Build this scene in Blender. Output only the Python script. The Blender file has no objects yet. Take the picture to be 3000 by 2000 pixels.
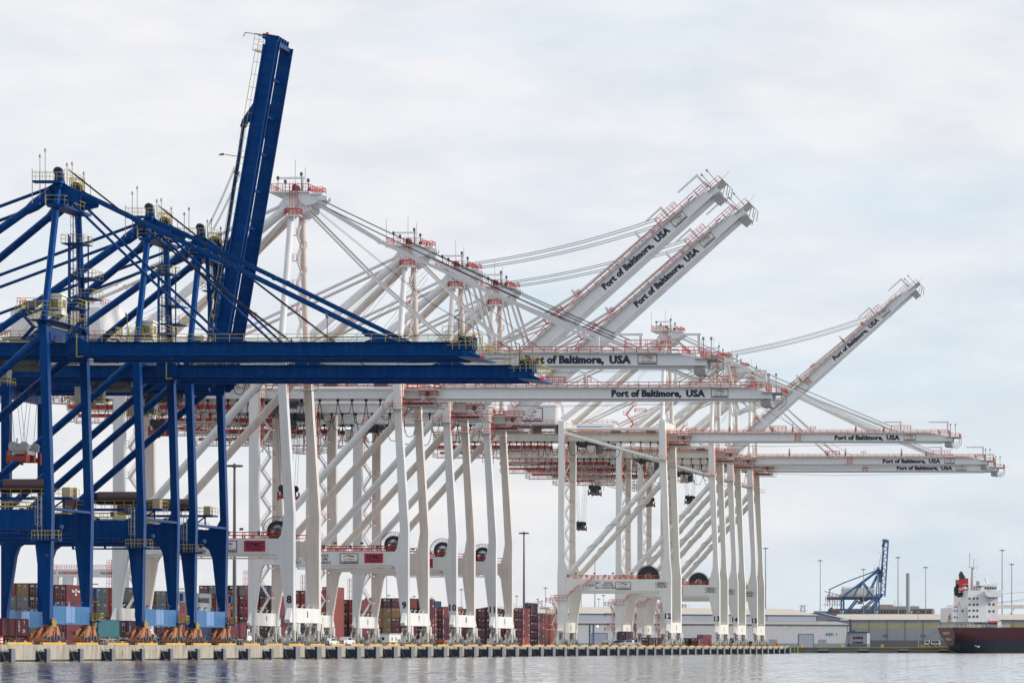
import bpy, math, random
from mathutils import Vector, Matrix, Euler
R = math.radians
rnd = random.Random(7)
sc = bpy.context.scene
COL = sc.collection

# ------------------------------------------------------------------ camera
F = 11300.0            # focal length in pixels of a 3000 px wide picture
VX, HY = 3710.0, 1899.0  # the point the quay runs towards
EYE = 1.73
cam_d = bpy.data.cameras.new('camera')
cam = bpy.data.objects.new('camera', cam_d); COL.objects.link(cam)
cam.location = (0, 0, EYE); cam.rotation_euler = (R(90), 0, 0)
cam_d.sensor_width = 36; cam_d.lens = F / 3000 * 36
cam_d.shift_x = -(VX - 1500) / 3000; cam_d.shift_y = (HY - 1000) / 3000
cam_d.clip_start = 5; cam_d.clip_end = 40000
sc.camera = cam

# ------------------------------------------------------------------ sky
SUN_EL, SUN_AZ = 28.0, 87.0        # azimuth from +Y (view direction) towards +X
w = bpy.data.worlds.new('World'); sc.world = w; w.use_nodes = True
nt = w.node_tree; nt.nodes.clear()
def N(t, **k):
    n = nt.nodes.new(t)
    for a, b in k.items(): setattr(n, a, b)
    return n
out = N('ShaderNodeOutputWorld'); bg = N('ShaderNodeBackground'); bg.inputs['Strength'].default_value = 0.1
sky = N('ShaderNodeTexSky', sky_type='NISHITA'); sky.sun_disc = False
sky.sun_elevation = R(SUN_EL); sky.sun_rotation = R(SUN_AZ); sky.air_density = 1.0; sky.dust_density = 1.5
tc = N('ShaderNodeTexCoord'); mp = N('ShaderNodeMapping'); mp.inputs['Scale'].default_value = (1, 1, 3.2)
mp.inputs['Rotation'].default_value = (0, R(14), 0)
n1 = N('ShaderNodeTexNoise'); n1.inputs['Scale'].default_value = 9; n1.inputs['Detail'].default_value = 7; n1.inputs['Roughness'].default_value = 0.52
n1.inputs['Distortion'].default_value = 0.3
n2 = N('ShaderNodeTexNoise'); n2.inputs['Scale'].default_value = 3.2; n2.inputs['Detail'].default_value = 3
sx = N('ShaderNodeSeparateXYZ')
# cover: more blue patches towards the right of the view
mx = N('ShaderNodeMath', operation='MULTIPLY_ADD'); mx.inputs[1].default_value = -0.8; mx.inputs[2].default_value = -0.15
ad = N('ShaderNodeMath', operation='ADD'); ad2 = N('ShaderNodeMath', operation='ADD')
cr = N('ShaderNodeValToRGB')
cr.color_ramp.elements[0].position = 0.40; cr.color_ramp.elements[0].color = (0, 0, 0, 1)
cr.color_ramp.elements[1].position = 0.66; cr.color_ramp.elements[1].color = (1, 1, 1, 1)
cloud = N('ShaderNodeMixRGB'); cloud.inputs[1].default_value = (8.1, 8.95, 9.8, 1); cloud.inputs[2].default_value = (9.7, 9.6, 9.8, 1)
mix = N('ShaderNodeMixRGB'); mix.inputs[0].default_value = 0.86
L = nt.links.new
L(tc.outputs['Generated'], mp.inputs['Vector']); L(mp.outputs[0], n1.inputs['Vector']); L(mp.outputs[0], n2.inputs['Vector'])
L(tc.outputs['Generated'], sx.inputs[0]); L(sx.outputs['X'], mx.inputs[0])
L(n1.outputs['Fac'], ad.inputs[0]); L(mx.outputs[0], ad.inputs[1])
n2m = N('ShaderNodeMath', operation='MULTIPLY_ADD'); n2m.inputs[1].default_value = 0.55; n2m.inputs[2].default_value = -0.2
L(n2.outputs['Fac'], n2m.inputs[0]); L(n2m.outputs[0], ad2.inputs[1]); L(ad.outputs[0], ad2.inputs[0])
L(ad2.outputs[0], cr.inputs[0]); L(cr.outputs[0], cloud.inputs[0])
n3 = N('ShaderNodeTexNoise'); n3.inputs['Scale'].default_value = 26; n3.inputs['Detail'].default_value = 6; n3.inputs['Roughness'].default_value = 0.55
L(mp.outputs[0], n3.inputs['Vector'])
r3 = N('ShaderNodeValToRGB'); r3.color_ramp.elements[0].position = 0.33; r3.color_ramp.elements[0].color = (0.87, 0.91, 0.95, 1); r3.color_ramp.elements[1].position = 0.68; r3.color_ramp.elements[1].color = (1.07, 1.06, 1.05, 1)
L(n3.outputs['Fac'], r3.inputs[0])
mul = N('ShaderNodeMixRGB'); mul.blend_type = 'MULTIPLY'; mul.inputs[0].default_value = 0.8; L(cloud.outputs[0], mul.inputs[1]); L(r3.outputs[0], mul.inputs[2])
L(sky.outputs[0], mix.inputs[1]); L(mul.outputs[0], mix.inputs[2]); L(mix.outputs[0], bg.inputs['Color']); L(bg.outputs[0], out.inputs['Surface'])

sun_d = bpy.data.lights.new('sun', 'SUN'); sun_d.energy = 3.4; sun_d.angle = R(6); sun_d.color = (1, 0.95, 0.88)
sun = bpy.data.objects.new('sun', sun_d); COL.objects.link(sun)
sdir = Vector((math.sin(R(SUN_AZ)) * math.cos(R(SUN_EL)), math.cos(R(SUN_AZ)) * math.cos(R(SUN_EL)), math.sin(R(SUN_EL))))
sun.rotation_euler = sdir.to_track_quat('Z', 'Y').to_euler(); sun.location = (0, 400, 300)
sc.view_settings.view_transform = 'Standard'; sc.view_settings.look = 'None'
sc.view_settings.exposure = 0.0; sc.view_settings.gamma = 1
sc.cycles.max_bounces = 5; sc.cycles.transparent_max_bounces = 4

# ------------------------------------------------------------------ materials
MATS = {}
def mat(name, col, rough=0.5, spec=0.5, metal=0.0, var=0.12, grime=0.0, grime_col=(0.16, 0.11, 0.07), gscale=0.26, bump=None, emit=None, blotch=None, tint=None):
    if name in MATS: return MATS[name]
    m = bpy.data.materials.new(name); m.use_nodes = True
    t = m.node_tree; b = t.nodes['Principled BSDF']
    b.inputs['Roughness'].default_value = rough; b.inputs['Specular IOR Level'].default_value = spec; b.inputs['Metallic'].default_value = metal
    if tint: b.inputs['Specular Tint'].default_value = tint + (1,)
    def n(ty): return t.nodes.new(ty)
    co = n('ShaderNodeTexCoord')
    no = n('ShaderNodeTexNoise'); no.inputs['Scale'].default_value = 0.35; no.inputs['Detail'].default_value = 5
    oi = n('ShaderNodeObjectInfo'); rm = n('ShaderNodeMath'); rm.operation = 'MULTIPLY'; rm.inputs[1].default_value = 91.0; t.links.new(oi.outputs['Random'], rm.inputs[0])
    va = n('ShaderNodeVectorMath'); t.links.new(co.outputs['Object'], va.inputs[0]); t.links.new(rm.outputs[0], va.inputs[1]); vec = va.outputs[0]   # every piece weathers differently
    t.links.new(vec, no.inputs['Vector'])
    m1 = n('ShaderNodeMixRGB'); m1.blend_type = 'MIX'
    m1.inputs[1].default_value = tuple(c * (1 - var) for c in col) + (1,); m1.inputs[2].default_value = tuple(min(1, c * (1 + var)) for c in col) + (1,)
    t.links.new(no.outputs['Fac'], m1.inputs[0]); last = m1.outputs[0]
    if grime > 0:   # vertical streaks of dirt and rust
        mp = n('ShaderNodeMapping'); mp.inputs['Scale'].default_value = (gscale * 3, gscale * 3, gscale * 0.22)
        g = n('ShaderNodeTexNoise'); g.inputs['Scale'].default_value = 1.6; g.inputs['Detail'].default_value = 6; g.inputs['Roughness'].default_value = 0.65
        r = n('ShaderNodeValToRGB'); r.color_ramp.elements[0].position = 0.47; r.color_ramp.elements[1].position = 0.72
        t.links.new(vec, mp.inputs[0]); t.links.new(mp.outputs[0], g.inputs['Vector']); t.links.new(g.outputs['Fac'], r.inputs[0])
        mm = n('ShaderNodeMath'); mm.operation = 'MULTIPLY'; mm.inputs[1].default_value = grime
        t.links.new(r.outputs[0], mm.inputs[0])
        m2 = n('ShaderNodeMixRGB'); m2.inputs[2].default_value = grime_col + (1,)
        t.links.new(mm.outputs[0], m2.inputs[0]); t.links.new(last, m2.inputs[1]); last = m2.outputs[0]
    if blotch:      # (colour, scale, threshold)
        g = n('ShaderNodeTexNoise'); g.inputs['Scale'].default_value = blotch[1]; g.inputs['Detail'].default_value = 6
        r = n('ShaderNodeValToRGB'); r.color_ramp.elements[0].position = blotch[2]; r.color_ramp.elements[1].position = blotch[2] + 0.08
        t.links.new(vec, g.inputs['Vector']); t.links.new(g.outputs['Fac'], r.inputs[0])
        m3 = n('ShaderNodeMixRGB'); m3.inputs[2].default_value = blotch[0] + (1,)
        t.links.new(r.outputs[0], m3.inputs[0]); t.links.new(last, m3.inputs[1]); last = m3.outputs[0]
    t.links.new(last, b.inputs['Base Color'])
    if bump:        # corrugation: (axis 'X','Y','XY', pitch, strength)
        mp = n('ShaderNodeMapping'); k = 1.0 / bump[1] / 3.1831 * 1.0
        wv = n('ShaderNodeTexWave'); wv.wave_type = 'BANDS'; wv.bands_direction = 'DIAGONAL' if bump[0] == 'XY' else bump[0]
        wv.inputs['Scale'].default_value = 0.314 / bump[1]
        mp.inputs['Scale'].default_value = (1, 1, 0) if bump[0] == 'XY' else (1, 1, 1)
        bp = n('ShaderNodeBump'); bp.inputs['Strength'].default_value = bump[2]; bp.inputs['Distance'].default_value = 0.06
        t.links.new(co.outputs['Object'], mp.inputs[0]); t.links.new(mp.outputs[0], wv.inputs['Vector'])
        t.links.new(wv.outputs['Fac'], bp.inputs['Height']); t.links.new(bp.outputs[0], b.inputs['Normal'])
    if emit:
        b.inputs['Emission Color'].default_value = emit[0] + (1,); b.inputs['Emission Strength'].default_value = emit[1]
    MATS[name] = m; return m

RUST = (0.22, 0.10, 0.05)
M_blue = mat('crane_blue', (0.0, 0.031, 0.145), 0.38, 0.40, tint=(0.03, 0.3, 1.0), var=0.3, grime=0.4, grime_col=(0.025, 0.085, 0.19), blotch=(RUST, 1.1, 0.71))
M_blue_l = mat('sill_blue_lit', (0.035, 0.125, 0.28), 0.4, 0.5, tint=(0.1, 0.4, 1.0), grime=0.35, grime_col=(0.12, 0.26, 0.46))  # lighter copy of the crane blue: light on water-facing sides put into the colour
M_white = mat('crane_white', (0.67, 0.67, 0.68), 0.45, 0.4, var=0.09, grime=0.28, grime_col=(0.45, 0.40, 0.34))
M_cream = mat('crane_white_warm', (0.68, 0.61, 0.56), 0.5, 0.4, var=0.10, grime=0.40, grime_col=(0.40, 0.30, 0.20))  # far legs: warm bounced light put into the base colour, plus dirt streaks
M_cream2 = mat('crane_offwhite', (0.74, 0.70, 0.63), 0.5, 0.4, var=0.07, grime=0.30, grime_col=(0.48, 0.40, 0.31))  # on far legs of the tall cranes, a little bounced light in the colour
M_white_n = mat('crane_white_clean', (0.78, 0.765, 0.735), 0.45, 0.4, var=0.06, grime=0.25, grime_col=(0.5, 0.44, 0.36))
M_boomw = mat('boom_white', (0.76, 0.77, 0.79), 0.45, 0.4, var=0.06, grime=0.22, grime_col=(0.5, 0.46, 0.42), gscale=.4)
M_sill = mat('sill_white', (0.72, 0.72, 0.70), 0.5, 0.4, var=0.05, grime=0.45, grime_col=(0.45, 0.30, 0.18))
M_bogie = mat('bogie_white', (0.62, 0.60, 0.56), 0.5, 0.4, var=0.2, grime=0.7, grime_col=(0.20, 0.15, 0.11), gscale=.9)
M_bogie_o = mat('bogie_orange', (0.42, 0.175, 0.09), 0.6, 0.3, var=0.35, grime=0.7, grime_col=(0.11, 0.04, 0.02), gscale=.9)
M_red = mat('rail_red', (0.55, 0.055, 0.03), 0.6, .2)
M_orange = mat('rail_orange', (0.66, 0.12, 0.04), 0.6, .2)
M_redpanel = mat('panel_red', (0.42, 0.05, 0.035), 0.5)
M_yel = mat('rail_yellow', (0.46, 0.35, 0.05), 0.6)
M_quayyel = mat('quay_yellow', (0.66, 0.38, 0.07), 0.7, var=.25, grime=0.6, grime_col=(0.3, 0.2, 0.1), gscale=.9)
M_black = mat('rubber_black', (0.012, 0.014, 0.02), 0.6)
M_rope = mat('wire_rope', (0.012, 0.013, 0.02), 0.7, .2)
M_grey = mat('steel_grey', (0.30, 0.30, 0.30), 0.5)
M_dgrey = mat('dark_steel', (0.07, 0.075, 0.09), 0.5)
M_grate = mat('grating', (0.50, 0.49, 0.46), 0.6)
M_glass = mat('cab_glass', (0.03, 0.07, 0.07), 0.08, 0.8)
M_ink = mat('lettering_navy', (0.008, 0.012, 0.035), 0.5, var=0.0)
M_signred = mat('sign_red', (0.50, 0.015, 0.05), 0.5)
M_logored = mat('emblem_red', (0.45, 0.02, 0.03), 0.5)
M_logoyel = mat('emblem_gold', (0.75, 0.50, 0.06), 0.5)
M_whitep = mat('plain_white', (0.80, 0.80, 0.80), 0.5)
M_house = mat('house_white', (0.76, 0.76, 0.76), 0.55, bump=('XY', 0.35, 0.5))
M_drum = mat('drum_maroon', (0.05, 0.022, 0.03), 0.55, bump=('X', 0.18, 0.8))
M_hazard = None
def hazard():
    m = bpy.data.materials.new('hazard_stripes'); m.use_nodes = True; t = m.node_tree; b = t.nodes['Principled BSDF']
    co = t.nodes.new('ShaderNodeTexCoord'); wv = t.nodes.new('ShaderNodeTexWave'); wv.bands_direction = 'DIAGONAL'; wv.inputs['Scale'].default_value = 1.1
    r = t.nodes.new('ShaderNodeValToRGB'); r.color_ramp.interpolation = 'CONSTANT'; r.color_ramp.elements[0].color = (0.02, 0.02, 0.02, 1)
    r.color_ramp.elements[1].position = 0.5; r.color_ramp.elements[1].color = (0.6, 0.38, 0.03, 1)
    t.links.new(co.outputs['Object'], wv.inputs['Vector']); t.links.new(wv.outputs['Fac'], r.inputs[0]); t.links.new(r.outputs[0], b.inputs['Base Color'])
    return m
M_hazard = hazard()

# ------------------------------------------------------------------ mesh builder
class MB:
    def __init__(s): s.v = []; s.f = []; s.sm = []; s.mi = []; s.m = 0
    def add(s, vs, fs, smooth=False):
        o = len(s.v); s.v.extend([tuple(p) for p in vs])
        for f in fs: s.f.append(tuple(i + o for i in f)); s.sm.append(smooth); s.mi.append(s.m)
        return s
    def box(s, x0, x1, y0, y1, z0, z1):
        return s.add([(x0,y0,z0),(x1,y0,z0),(x1,y1,z0),(x0,y1,z0),(x0,y0,z1),(x1,y0,z1),(x1,y1,z1),(x0,y1,z1)],
                     [(0,3,2,1),(4,5,6,7),(0,1,5,4),(1,2,6,5),(2,3,7,6),(3,0,4,7)])
    def prism(s, poly, y0, y1, ax='y'):     # poly of (a,b): (x,z) swept along y, (y,z) along x, (x,y) along z
        n = len(poly)
        ar = sum(poly[i][0] * poly[(i+1) % n][1] - poly[(i+1) % n][0] * poly[i][1] for i in range(n))
        if ar < 0: poly = poly[::-1]
        P = {'y': lambda a, b, t: (a, t, b), 'x': lambda a, b, t: (t, a, b), 'z': lambda a, b, t: (a, b, t)}[ax]
        vs = [P(a, b, y0) for a, b in poly] + [P(a, b, y1) for a, b in poly]
        fr = tuple(range(n)); bk = tuple(range(2*n - 1, n - 1, -1))
        sides = [(i, i + n, (i+1) % n + n, (i+1) % n) for i in range(n)]
        fs = [fr, bk] + sides
        if ax != 'y': fs = [f[::-1] for f in fs]
        return s.add(vs, fs)
    def tube(s, p0, p1, r0, r1=None, n=10, cap=True, smooth=True, rot=0):
        p0 = Vector(p0); p1 = Vector(p1); r1 = r0 if r1 is None else r1
        d = (p1 - p0)
        if d.length < 1e-6: return s
        d.normalize(); u = d.orthogonal() if abs(d.z) > .99 else d.cross(Vector((0, 0, 1))); u.normalize(); v = d.cross(u)
        vs = []
        for p, r in ((p0, r0), (p1, r1)):
            for i in range(n):
                a = 2 * math.pi * (i + .5) / n + rot; vs.append(p + u * math.cos(a) * r + v * math.sin(a) * r)
        s.add(vs, [(i, i + n, (i+1) % n + n, (i+1) % n)[::-1] for i in range(n)], smooth)
        if cap: s.add(vs, [tuple(range(n - 1, -1, -1))[::-1], tuple(range(n, 2*n))[::-1]])
        return s
    def beam(s, p0, p1, w, h=None): # square bar
        h = w if h is None else h
        p0 = Vector(p0); p1 = Vector(p1); d = (p1 - p0)
        if d.length < 1e-6: return s
        d.normalize(); side = d.cross(Vector((0, 0, 1)))
        if side.length < 1e-3: side = Vector((1, 0, 0))
        side.normalize(); up = side.cross(d)
        vs = [p + side * (a * w / 2) + up * (b * h / 2) for p in (p0, p1) for a, b in ((-1,-1),(1,-1),(1,1),(-1,1))]
        return s.add(vs, [(0,1,2,3),(7,6,5,4),(0,4,5,1),(1,5,6,2),(2,6,7,3),(3,7,4,0)])
    def poly(s, pts, w, h=None):
        for a, b in zip(pts[:-1], pts[1:]): s.beam(a, b, w, h)
        return s
    def ptube(s, pts, r, n=6):
        for a, b in zip(pts[:-1], pts[1:]): s.tube(a, b, r, n=n, cap=False)
        return s
    def disc(s, c, r, t, ax='x', n=24, hole=0):
        c = Vector(c); d = {'x': Vector((1,0,0)), 'y': Vector((0,1,0)), 'z': Vector((0,0,1))}[ax]
        return s.tube(c - d * t / 2, c + d * t / 2, r, n=n)
    def rail(s, p0, p1, h=1.1, step=2.0, w=0.07, mids=1, down=False):
        p0 = Vector(p0); p1 = Vector(p1); L_ = (p1 - p0).length
        if L_ < .01: return s
        k = max(1, round(L_ / step)); z = Vector((0, 0, h))
        for i in range(k + 1):
            p = p0.lerp(p1, i / k); s.beam(p, p + z, w * .9)
        s.beam(p0 + z, p1 + z, w)
        for j in range(mids):
            zz = z * ((j + 1) / (mids + 1)); s.beam(p0 + zz, p1 + zz, w * .75)
        return s
    def ringrail(s, x0, x1, y0, y1, z, h=1.1, step=2.0, w=.07, skip=''):
        if 'f' not in skip: s.rail((x0,y0,z), (x1,y0,z), h, step, w)
        if 'b' not in skip: s.rail((x0,y1,z), (x1,y1,z), h, step, w)
        if 'l' not in skip: s.rail((x0,y0,z), (x0,y1,z), h, step, w)
        if 'r' not in skip: s.rail((x1,y0,z), (x1,y1,z), h, step, w)
        return s
    def build(s, name, mats, parent=None, loc=(0,0,0)):
        me = bpy.data.meshes.new(name); me.from_pydata(s.v, [], s.f)
        me.polygons.foreach_set('use_smooth', s.sm)
        if not isinstance(mats, (list, tuple)): mats = [mats]
        for m in mats: me.materials.append(m)
        if len(mats) > 1: me.polygons.foreach_set('material_index', s.mi)
        me.update()
        o = bpy.data.objects.new(name, me); COL.objects.link(o); o.location = loc
        if parent: o.parent = parent
        return o

def tag(o, label=None, cat=None, group=None, kind=None):
    if label: o['label'] = label
    if cat: o['category'] = cat
    if group: o['group'] = group
    if kind: o['kind'] = kind
    return o
def empty(name, loc=(0,0,0), rz=0):
    o = bpy.data.objects.new(name, None); COL.objects.link(o); o.location = loc; o.rotation_euler = (0, 0, rz); o.empty_display_size = .5
    return o
def copy_tree(o, parent=None):
    c = o.copy(); COL.objects.link(c); c.parent = parent
    for ch in o.children: copy_tree(ch, c)
    return c
def at(px, py, Y): return Vector(((px - VX) * Y / F, Y, EYE + (HY - py) * Y / F))
def xat(px, Y): return (px - VX) * Y / F
def zat(py, Y): return EYE + (HY - py) * Y / F

# ------------------------------------------------------------------ lettering
_tc = {}
def glyphs(txt, bold=0.0):
    key = (txt, bold)
    if key in _tc: return _tc[key]
    c = bpy.data.curves.new('t', 'FONT'); c.body = txt; c.size = 1; c.offset = bold; c.space_character = 1.0 + bold * 1.6; c.resolution_u = 2
    o = bpy.data.objects.new('t', c); COL.objects.link(o)
    dg = bpy.context.evaluated_depsgraph_get(); me = bpy.data.meshes.new_from_object(o.evaluated_get(dg))
    vs = [tuple(v.co) for v in me.vertices]; fs = [tuple(p.vertices) for p in me.polygons]
    bpy.data.objects.remove(o); bpy.data.curves.remove(c); bpy.data.meshes.remove(me)
    _tc[key] = (vs, fs); return vs, fs
def text(mb, txt, x, y, z, h, width=None, bold=0.0, align='l', face='-y', italic=0.0):
    """cap height h, fitted to width; face '-y' reads along +x, '+x' reads along +y"""
    vs, fs = glyphs(txt, bold)
    if not vs: return
    x0 = min(v[0] for v in vs); x1 = max(v[0] for v in vs)
    capv, _ = glyphs('H', bold); ch = max(v[1] for v in capv) - min(v[1] for v in capv)
    sy = h / ch; sxx = sy if width is None else width / (x1 - x0)
    W = (x1 - x0) * sxx; off = {'l': 0, 'c': -W / 2, 'r': -W}[align]
    o = []
    for v in vs:
        u = (v[0] - x0) * sxx + off + italic * v[1] * sy; t = v[1] * sy
        o.append((x + u, y, z + t) if face == '-y' else (x, y + u, z + t))
    mb.add(o, fs)
def ngon(mb, pts, y, face='-y'):
    ar = sum(pts[i][0] * pts[(i+1) % len(pts)][1] - pts[(i+1) % len(pts)][0] * pts[i][1] for i in range(len(pts)))
    if ar < 0: pts = pts[::-1]
    mb.add([(a, y, b) for a, b in pts], [tuple(range(len(pts)))])
def logo(parent, x, z, w, h, y, back=True):
    """framed emblem board on a face looking towards -y; x,z lower left corner"""
    m = MB()
    if back: m.m = 1; m.box(x, x + w, y - .05, y + .03, z, z + h)
    m.m = 0; t = h * .06
    for a in ((x, x + w, z, z + t), (x, x + w, z + h - t, z + h), (x, x + t, z + t, z + h - t), (x + w - t, x + w, z + t, z + h - t)):
        m.box(a[0], a[1], y - .1, y - .053, a[2], a[3])
    yy = y - .09
    text(m, 'CHESAPEAKE', x + w * .06, yy, z + h * .07, h * .2, w * .88, .02)
    text(m, 'PORTS AMERICA', x + w * .22, yy, z + h * .36, h * .09, w * .56, .01)
    cx = x + w * .5; cz = z + h * .72
    def wing(mi, pts):
        m.m = mi; ngon(m, [(cx + a * w, cz + b * h) for a, b in pts], yy - .02 * mi)
    wing(2, [(-.38,-.06),(-.25,.02),(-.1,.12),(.02,.14),(.0,.05),(-.15,.0),(-.28,-.05)])
    wing(2, [(.02,.10),(.2,.07),(.36,-.02),(.2,.0),(.06,.02)])
    wing(3, [(-.2,.0),(-.08,.07),(.04,.04),(.12,-.04),(.02,-.07),(-.1,-.03)])
    wing(0, [(-.02,.13),(.08,.12),(.05,.03),(.0,.05)])
    wing(0, [(.06,-.02),(.2,-.03),(.3,-.07),(.16,-.12),(.04,-.09)])
    wing(3, [(.14,-.045),(.24,-.06),(.18,-.09),(.1,-.07)])
    return m.build('emblem_board', [M_ink, M_boomw, M_logored, M_logoyel], parent)
# ================================================================== ship-to-shore cranes
XR = -169.0      # waterside face of the waterside legs
ZQ = 2.3         # quay level
KA = dict(k='A', d=1.4, zb=2.8, zs=5.4, p0=16.0, p1=18.7, gt=42.25, gb=40.4, gh=5.0, gw=0.95, hx=1.6, hz=41.6, L=54.1, rear=-50, ax=-0.4, az=64.2, ah=4.2, ar=.47,
    wl=[(2.8,-.86,.05),(5.4,-1.0,.1),(14.0,-1.95,.25),(15.4,-2.5,.3),(16.0,-3.3,.3),(18.7,-2.6,.35),(19.3,-1.2,.35),(20.2,-.7,.33),(33,-1.05,-.05),(44.4,-1.5,-.42)],
    ll=[(2.8,-30.3,-29.5),(5.4,-30.3,-29.4),(14.0,-30.3,-28.1),(15.4,-30.3,-27.6),(16.0,-30.3,-26.8),(18.7,-30.3,-27.4),(19.3,-30.3,-28.6),(20.2,-30.3,-29.0),(41.5,-30.3,-29.0)],
    brace=((-1.4,42.6),(-29.2,18.6),.55), tie=None, apexz=64, stay_r=.55,
    fo=[(.6,64.2),(18.5,55.6),(43,43.6)], fi=[(.2,63),(12,51.6),(21.4,42.9)],
    fou=[(.5,64.2),(1.4,50.5),(3.3,62),(5.3,75),(6.4,82.5)], fiu=[(.3,63),(.8,55),(4,61.5)],
    bl=[(-1.6,64),(-28,54.2),(-49,46.4),(-49.6,43)], ang=80.4, rope_at=(31,42.9), rail=M_yel)
KW = dict(k='W', d=1.6, zb=3.9, zs=6.5, p0=15.9, p1=18.5, gt=51.1, gb=49.0, gh=3.6, gw=1.5, hx=1.5, hz=50.3, L=69.3, rear=-69, ax=-1.8, az=77.6, ah=3.3, ar=.6,
    wl=[(3.9,-1.4,0),(6.5,-1.5,0),(15.0,-2.5,0),(15.9,-3.0,0),(18.5,-2.7,.0),(19.1,-2.2,.0),(22.8,-1.6,.05),(41,-2.5,-1.1),(51.6,-3.05,-1.65)],
    ll=[(3.9,-31.5,-30.4),(6.5,-31.5,-30.3),(15.0,-31.5,-29.0),(15.9,-31.5,-28.5),(18.5,-31.5,-28.4),(19.1,-31.5,-29.2),(20.6,-31.4,-29.5),(51.6,-31.3,-29.5)],
    brace=((-2.5,49.6),(-29.3,19.6),.72), tie=50.6, apexz=78, stay_r=.78,
    fo=[(1.4,78.0),(13.4,70.8),(32.8,61.8),(57.6,51.9)], fi=[(-.3,77),(11.4,65.1),(24,54),(26.2,51.6)],
    fou=[(1.4,78),(6.1,63.1),(24.4,74.2),(41.7,89.2)], fiu=[(-.3,77),(3.0,62.3),(18.4,68)],
    bl=[(-3.2,77.3),(-33,63.4),(-58.5,52.2)], ang=42.0, rope_at=(57,53.4), rail=M_red)
KN = dict(k='N', d=2.0, zb=3.9, zs=6.9, p0=15.8, p1=19.1, gt=60.7, gb=58.6, gh=3.6, gw=1.5, hx=1.5, hz=59.9, L=77.8, rear=-69, ax=-2.7, az=88.3, ah=4.0, ar=.62,
    wl=[(3.9,-1.5,0),(6.9,-1.5,0),(15.0,-3.2,0),(20.4,-3.2,0),(24.4,-2.15,-.4),(28.9,-2.0,-.6),(51.3,-3.35,-1.4),(64,-3.5,-1.8)],
    ll=[(3.9,-32.3,-30.2),(6.9,-32.3,-30.1),(15.0,-32.3,-28.9),(19.6,-32.3,-28.8),(24.4,-32.1,-30.5),(64,-32.0,-30.4)],
    brace=((-2.6,50.6),(-29.6,20.2),.78), tie=61.8, apexz=89, stay_r=.8,
    fo=[(.4,88.8),(35.1,72.6),(58.5,63.4),(62.9,61.4)], fi=[(-.3,88),(18.6,70.3),(27,62.6),(28.3,61)],
    fou=[(.4,88.8),(4.4,72.7),(20.3,80.9),(46.5,102.5)], fiu=[(-.3,88),(3,72),(20.5,78.4)],
    bl=[(-3.6,88),(-34,74),(-58.5,62)], ang=42.0, rope_at=(62,62.6), rail=M_orange)
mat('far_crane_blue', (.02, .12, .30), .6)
KF = dict(KA); KF.update(k='F', rail=mat('far_rail_red', (.35, .08, .07), .6), gh=3.4, L=46, hz=42.5, ang=86.5, bl=[(-1.6,64),(-28,54.2),(-40,48.6),(-40.6,43)], fou=[(.5,64.2),(1.2,54.5),(2.2,64),(3.0,72),(4.0,79)], rear=-42)

def legpoly(prof): return [(a, z) for z, a, b in prof] + [(b, z) for z, a, b in reversed(prof)]

def ladder(mb, x, y, z0, z1, w=.45, cage=True, st=.6):
    mb.beam((x - w/2, y, z0), (x - w/2, y, z1), .06); mb.beam((x + w/2, y, z0), (x + w/2, y, z1), .06)
    z = z0
    while z < z1:
        mb.beam((x - w/2, y, z), (x + w/2, y, z), .05); z += st
    if cage:
        z = z0 + 2
        while z < z1:
            for a, b in (((-.4,0),(-.4,-.7)), ((-.4,-.7),(.4,-.7)), ((.4,-.7),(.4,0))):
                mb.beam((x + a[0], y + a[1], z), (x + b[0], y + b[1], z), .05)
            z += 1.2
        for a in (-.4, 0, .4): mb.beam((x + a, y - .7, z0 + 2), (x + a, y - .7, z1), .05)

def stairs(mw, mr, x0, x1, y, z0, z1, fh=2.7, w=.9, axis='x'):
    """zigzag flights between x0 and x1"""
    z = z0; s = 0; n = max(1, round((z1 - z0) / fh)); fh = (z1 - z0) / n
    for i in range(n):
        a, b = (x0, x1) if i % 2 == 0 else (x1, x0)
        for yy in (y, y + w):
            mw.beam((a, yy, z), (b, yy, z + fh), .08, .26)
            mr.beam((a, yy, z + 1), (b, yy, z + fh + 1), .05)
        k = 9
        for j in range(1, k):
            t = j / k; xx = a + (b - a) * t
            mw.box(xx - .15, xx + .15, y, y + w, z + fh * t - .04, z + fh * t + .04)
        e = 1 if b > a else -1
        mw.box(min(b, b + e * .8), max(b, b + e * .8), y - .1, y + w + .1, z + fh - .14, z + fh)
        mr.rail((b + e * .8, y - .1, z + fh), (b + e * .8, y + w + .1, z + fh), 1.05, 1.1, .06)
        mr.rail((b, y - .1, z + fh), (b + e * .8, y - .1, z + fh), 1.05, .9, .06)
        z += fh

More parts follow.
